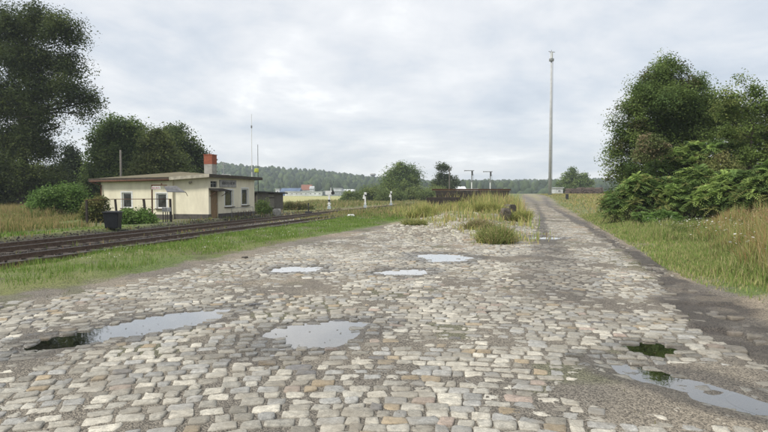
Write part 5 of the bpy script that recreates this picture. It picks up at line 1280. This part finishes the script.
# log piles on the far right
def logpile(px0, px1, pt, D, label, seed):
    a, c = at(px0, pt, D), at(px1, pt, D); gz = zg((a.x + c.x) / 2, D); W = c.x - a.x; H = a.z - gz; root = empty('log_pile', ((a.x + c.x) / 2, D, gz)); tag(root, label, 'log pile', 'log piles beyond the field')
    rn = random.Random(seed); r = .21; k = 0; z = r; row = 0; cnt = 0; lm = mat('log_bark', (.15, .11, .085), .95, .4, 3, .3, col2=(.08, .06, .05)); proto_ = None
    while z < H:
        x_ = -W / 2 + r * (1 + row % 2) + row * .12
        while x_ < W / 2 - r - row * .12:
            if cnt < 96:
                if proto_ is None:
                    b = MB(); b.tube([(0, 0, 0), (0, 4.2, 0)], r, 8); o = proto_ = b.build('log', lm, root)
                else: o = proto_.copy(); COL.objects.link(o); o.parent = root
                s_ = rn.uniform(.75, 1.05); o.scale = (s_, 1, s_); o.location = (x_, rn.uniform(-.25, .25), z)
                cnt += 1
            x_ += 2 * r * .98
        z += r * 1.74 * (1 if cnt < 96 else 9); row += 1
for q in ((568, 578, 188.3, 172, 'left log pile, beside the white cabin', 1), (578.8, 587.5, 187.4, 171, 'middle log pile under the small trees', 2), (588.3, 597, 187.8, 170, 'right log pile near the edge of the wood', 3), (597.8, 606, 187.3, 172, 'last log pile, half hidden by the wood', 4)): logpile(*q)
# dark post in the field
g = at(567, 196, 110); b = MB(); b.box((0, 0, .5), (.5, .4, 1.0)); b.box((0, 0, 1.05), (.56, .46, .1)); o = b.build('marker_block', DARK, bevel=.04); o.location = (g.x, g.y, zg(g.x, g.y) - .05); tag(o, 'small dark block in the yellow grass right of the mast', 'block')

# ------------------------------------------------------------------ distant forested hill
def ridge_px(px):   # skyline of the far forest, in picture rows
    return np.interp(px, [-700, -200, 100, 215, 250, 300, 340, 365, 430, 520, 640, 800, 1400], [178, 172, 166, 164.5, 168.5, 172, 174.5, 178, 182.5, 182, 180.5, 181, 182])
def hills():
    xs = np.linspace(-1700, 1900, 240); ys = np.array([400, 440, 500, 580, 680, 790, 900, 1050, 1300])
    gx, gy = np.meshgrid(xs, ys); x = gx.ravel(); y = gy.ravel()
    px = 384 + x / y * F
    top = (193 - ridge_px(px)) / F * 850 + 1.8 - 9
    hz = np.maximum(top, 0) * sst(430, 850, y) * (.9 + .2 * fbm(x, y, .004, 301, 3)) - .6 * (y < 470)
    nx = len(xs); i = (np.arange(len(ys) - 1)[:, None] * nx + np.arange(nx - 1)[None, :]).ravel()
    me = np_mesh('hill', np.stack([x, y, hz], 1), [np.stack([i, i + 1, i + nx + 1, i + nx], 1)], smooth=True)
    tag(link('distant_hill', me, mat('forest_floor', (.04, .055, .025), .95, .2, .05, 0)), kind='structure')
    # crowns: thousands of rough blobs reading as one wood
    n = 15000; Y = 402 + 520 * RNG.random(n) ** .8; X = (RNG.uniform(-1.0, 1.15, n)) * Y
    keep = ~((Y < 450) & (X > -75) & (X < -15)); X, Y = X[keep], Y[keep]; n = len(X)
    px = 384 + X / Y * F; top = (193 - ridge_px(px)) / F * 850 + 1.8 - 9
    Z = np.maximum(top, 0) * sst(430, 850, Y) * (.9 + .2 * fbm(X, Y, .004, 301, 3)) - .6 * (Y < 470)
    R = RNG.uniform(2.2, 4.6, n); H = RNG.uniform(5, 13, n) * (.8 + .4 * fbm(X, Y, .02, 5, 2)); H = np.where(Y < 430, H * .6, H)
    th = np.arange(7) / 7 * 2 * PI; V = []
    for (kz, kr) in ((.12, .8), (.45, 1.0), (.78, .68)):
        rr_ = R[:, None] * kr * (.75 + .5 * RNG.random((n, 7))); V.append(np.stack([X[:, None] + np.cos(th) * rr_, Y[:, None] + np.sin(th) * rr_, Z[:, None] + H[:, None] * (kz + .08 * RNG.normal(size=(n, 7)))], 2))
    V.append(np.stack([X, Y, Z + H], 1)[:, None]); V = np.concatenate(V, 1); f = []
    for r_ in range(2):
        for k in range(7): f.append((r_ * 7 + k, r_ * 7 + (k + 1) % 7, (r_ + 1) * 7 + (k + 1) % 7, (r_ + 1) * 7 + k))
    t = [(14 + k, 14 + (k + 1) % 7, 21) for k in range(7)]
    bse = np.arange(n)[:, None, None] * 22
    c = pick(n, [(.032, .05, .022), (.045, .068, .026), (.06, .085, .03), (.027, .043, .024)], j=.3); C = np.repeat(c, 22, 0)
    me = np_mesh('far_forest', V.reshape(-1, 3), [(np.array(f)[None] + bse).reshape(-1, 4), (np.array(t)[None] + bse).reshape(-1, 3)], C.astype(np.float32))
    tag(link('far_forest', me, mat('far_foliage', (.05, .07, .03), .9, .5, vcol=True, bump=0, fine=.6)), kind='stuff')
hills()

# ------------------------------------------------------------------ air
hz = MB().box((0, 520, 36.5), (3400, 1500, 77)).build('haze', mat('haze_dummy', (1, 1, 1)))
hz.data.materials.clear()
hm_ = bpy.data.materials.new('haze_air'); hm_.use_nodes = True; t = hm_.node_tree; t.nodes.clear()
o_ = N(t, 'ShaderNodeOutputMaterial'); pv = N(t, 'ShaderNodeVolumePrincipled'); pv.inputs['Color'].default_value = (.80, .89, .97, 1); pv.inputs['Density'].default_value = .00042
L(t, pv.outputs[0], o_.inputs['Volume']); hz.data.materials.append(hm_); tag(hz, kind='stuff')
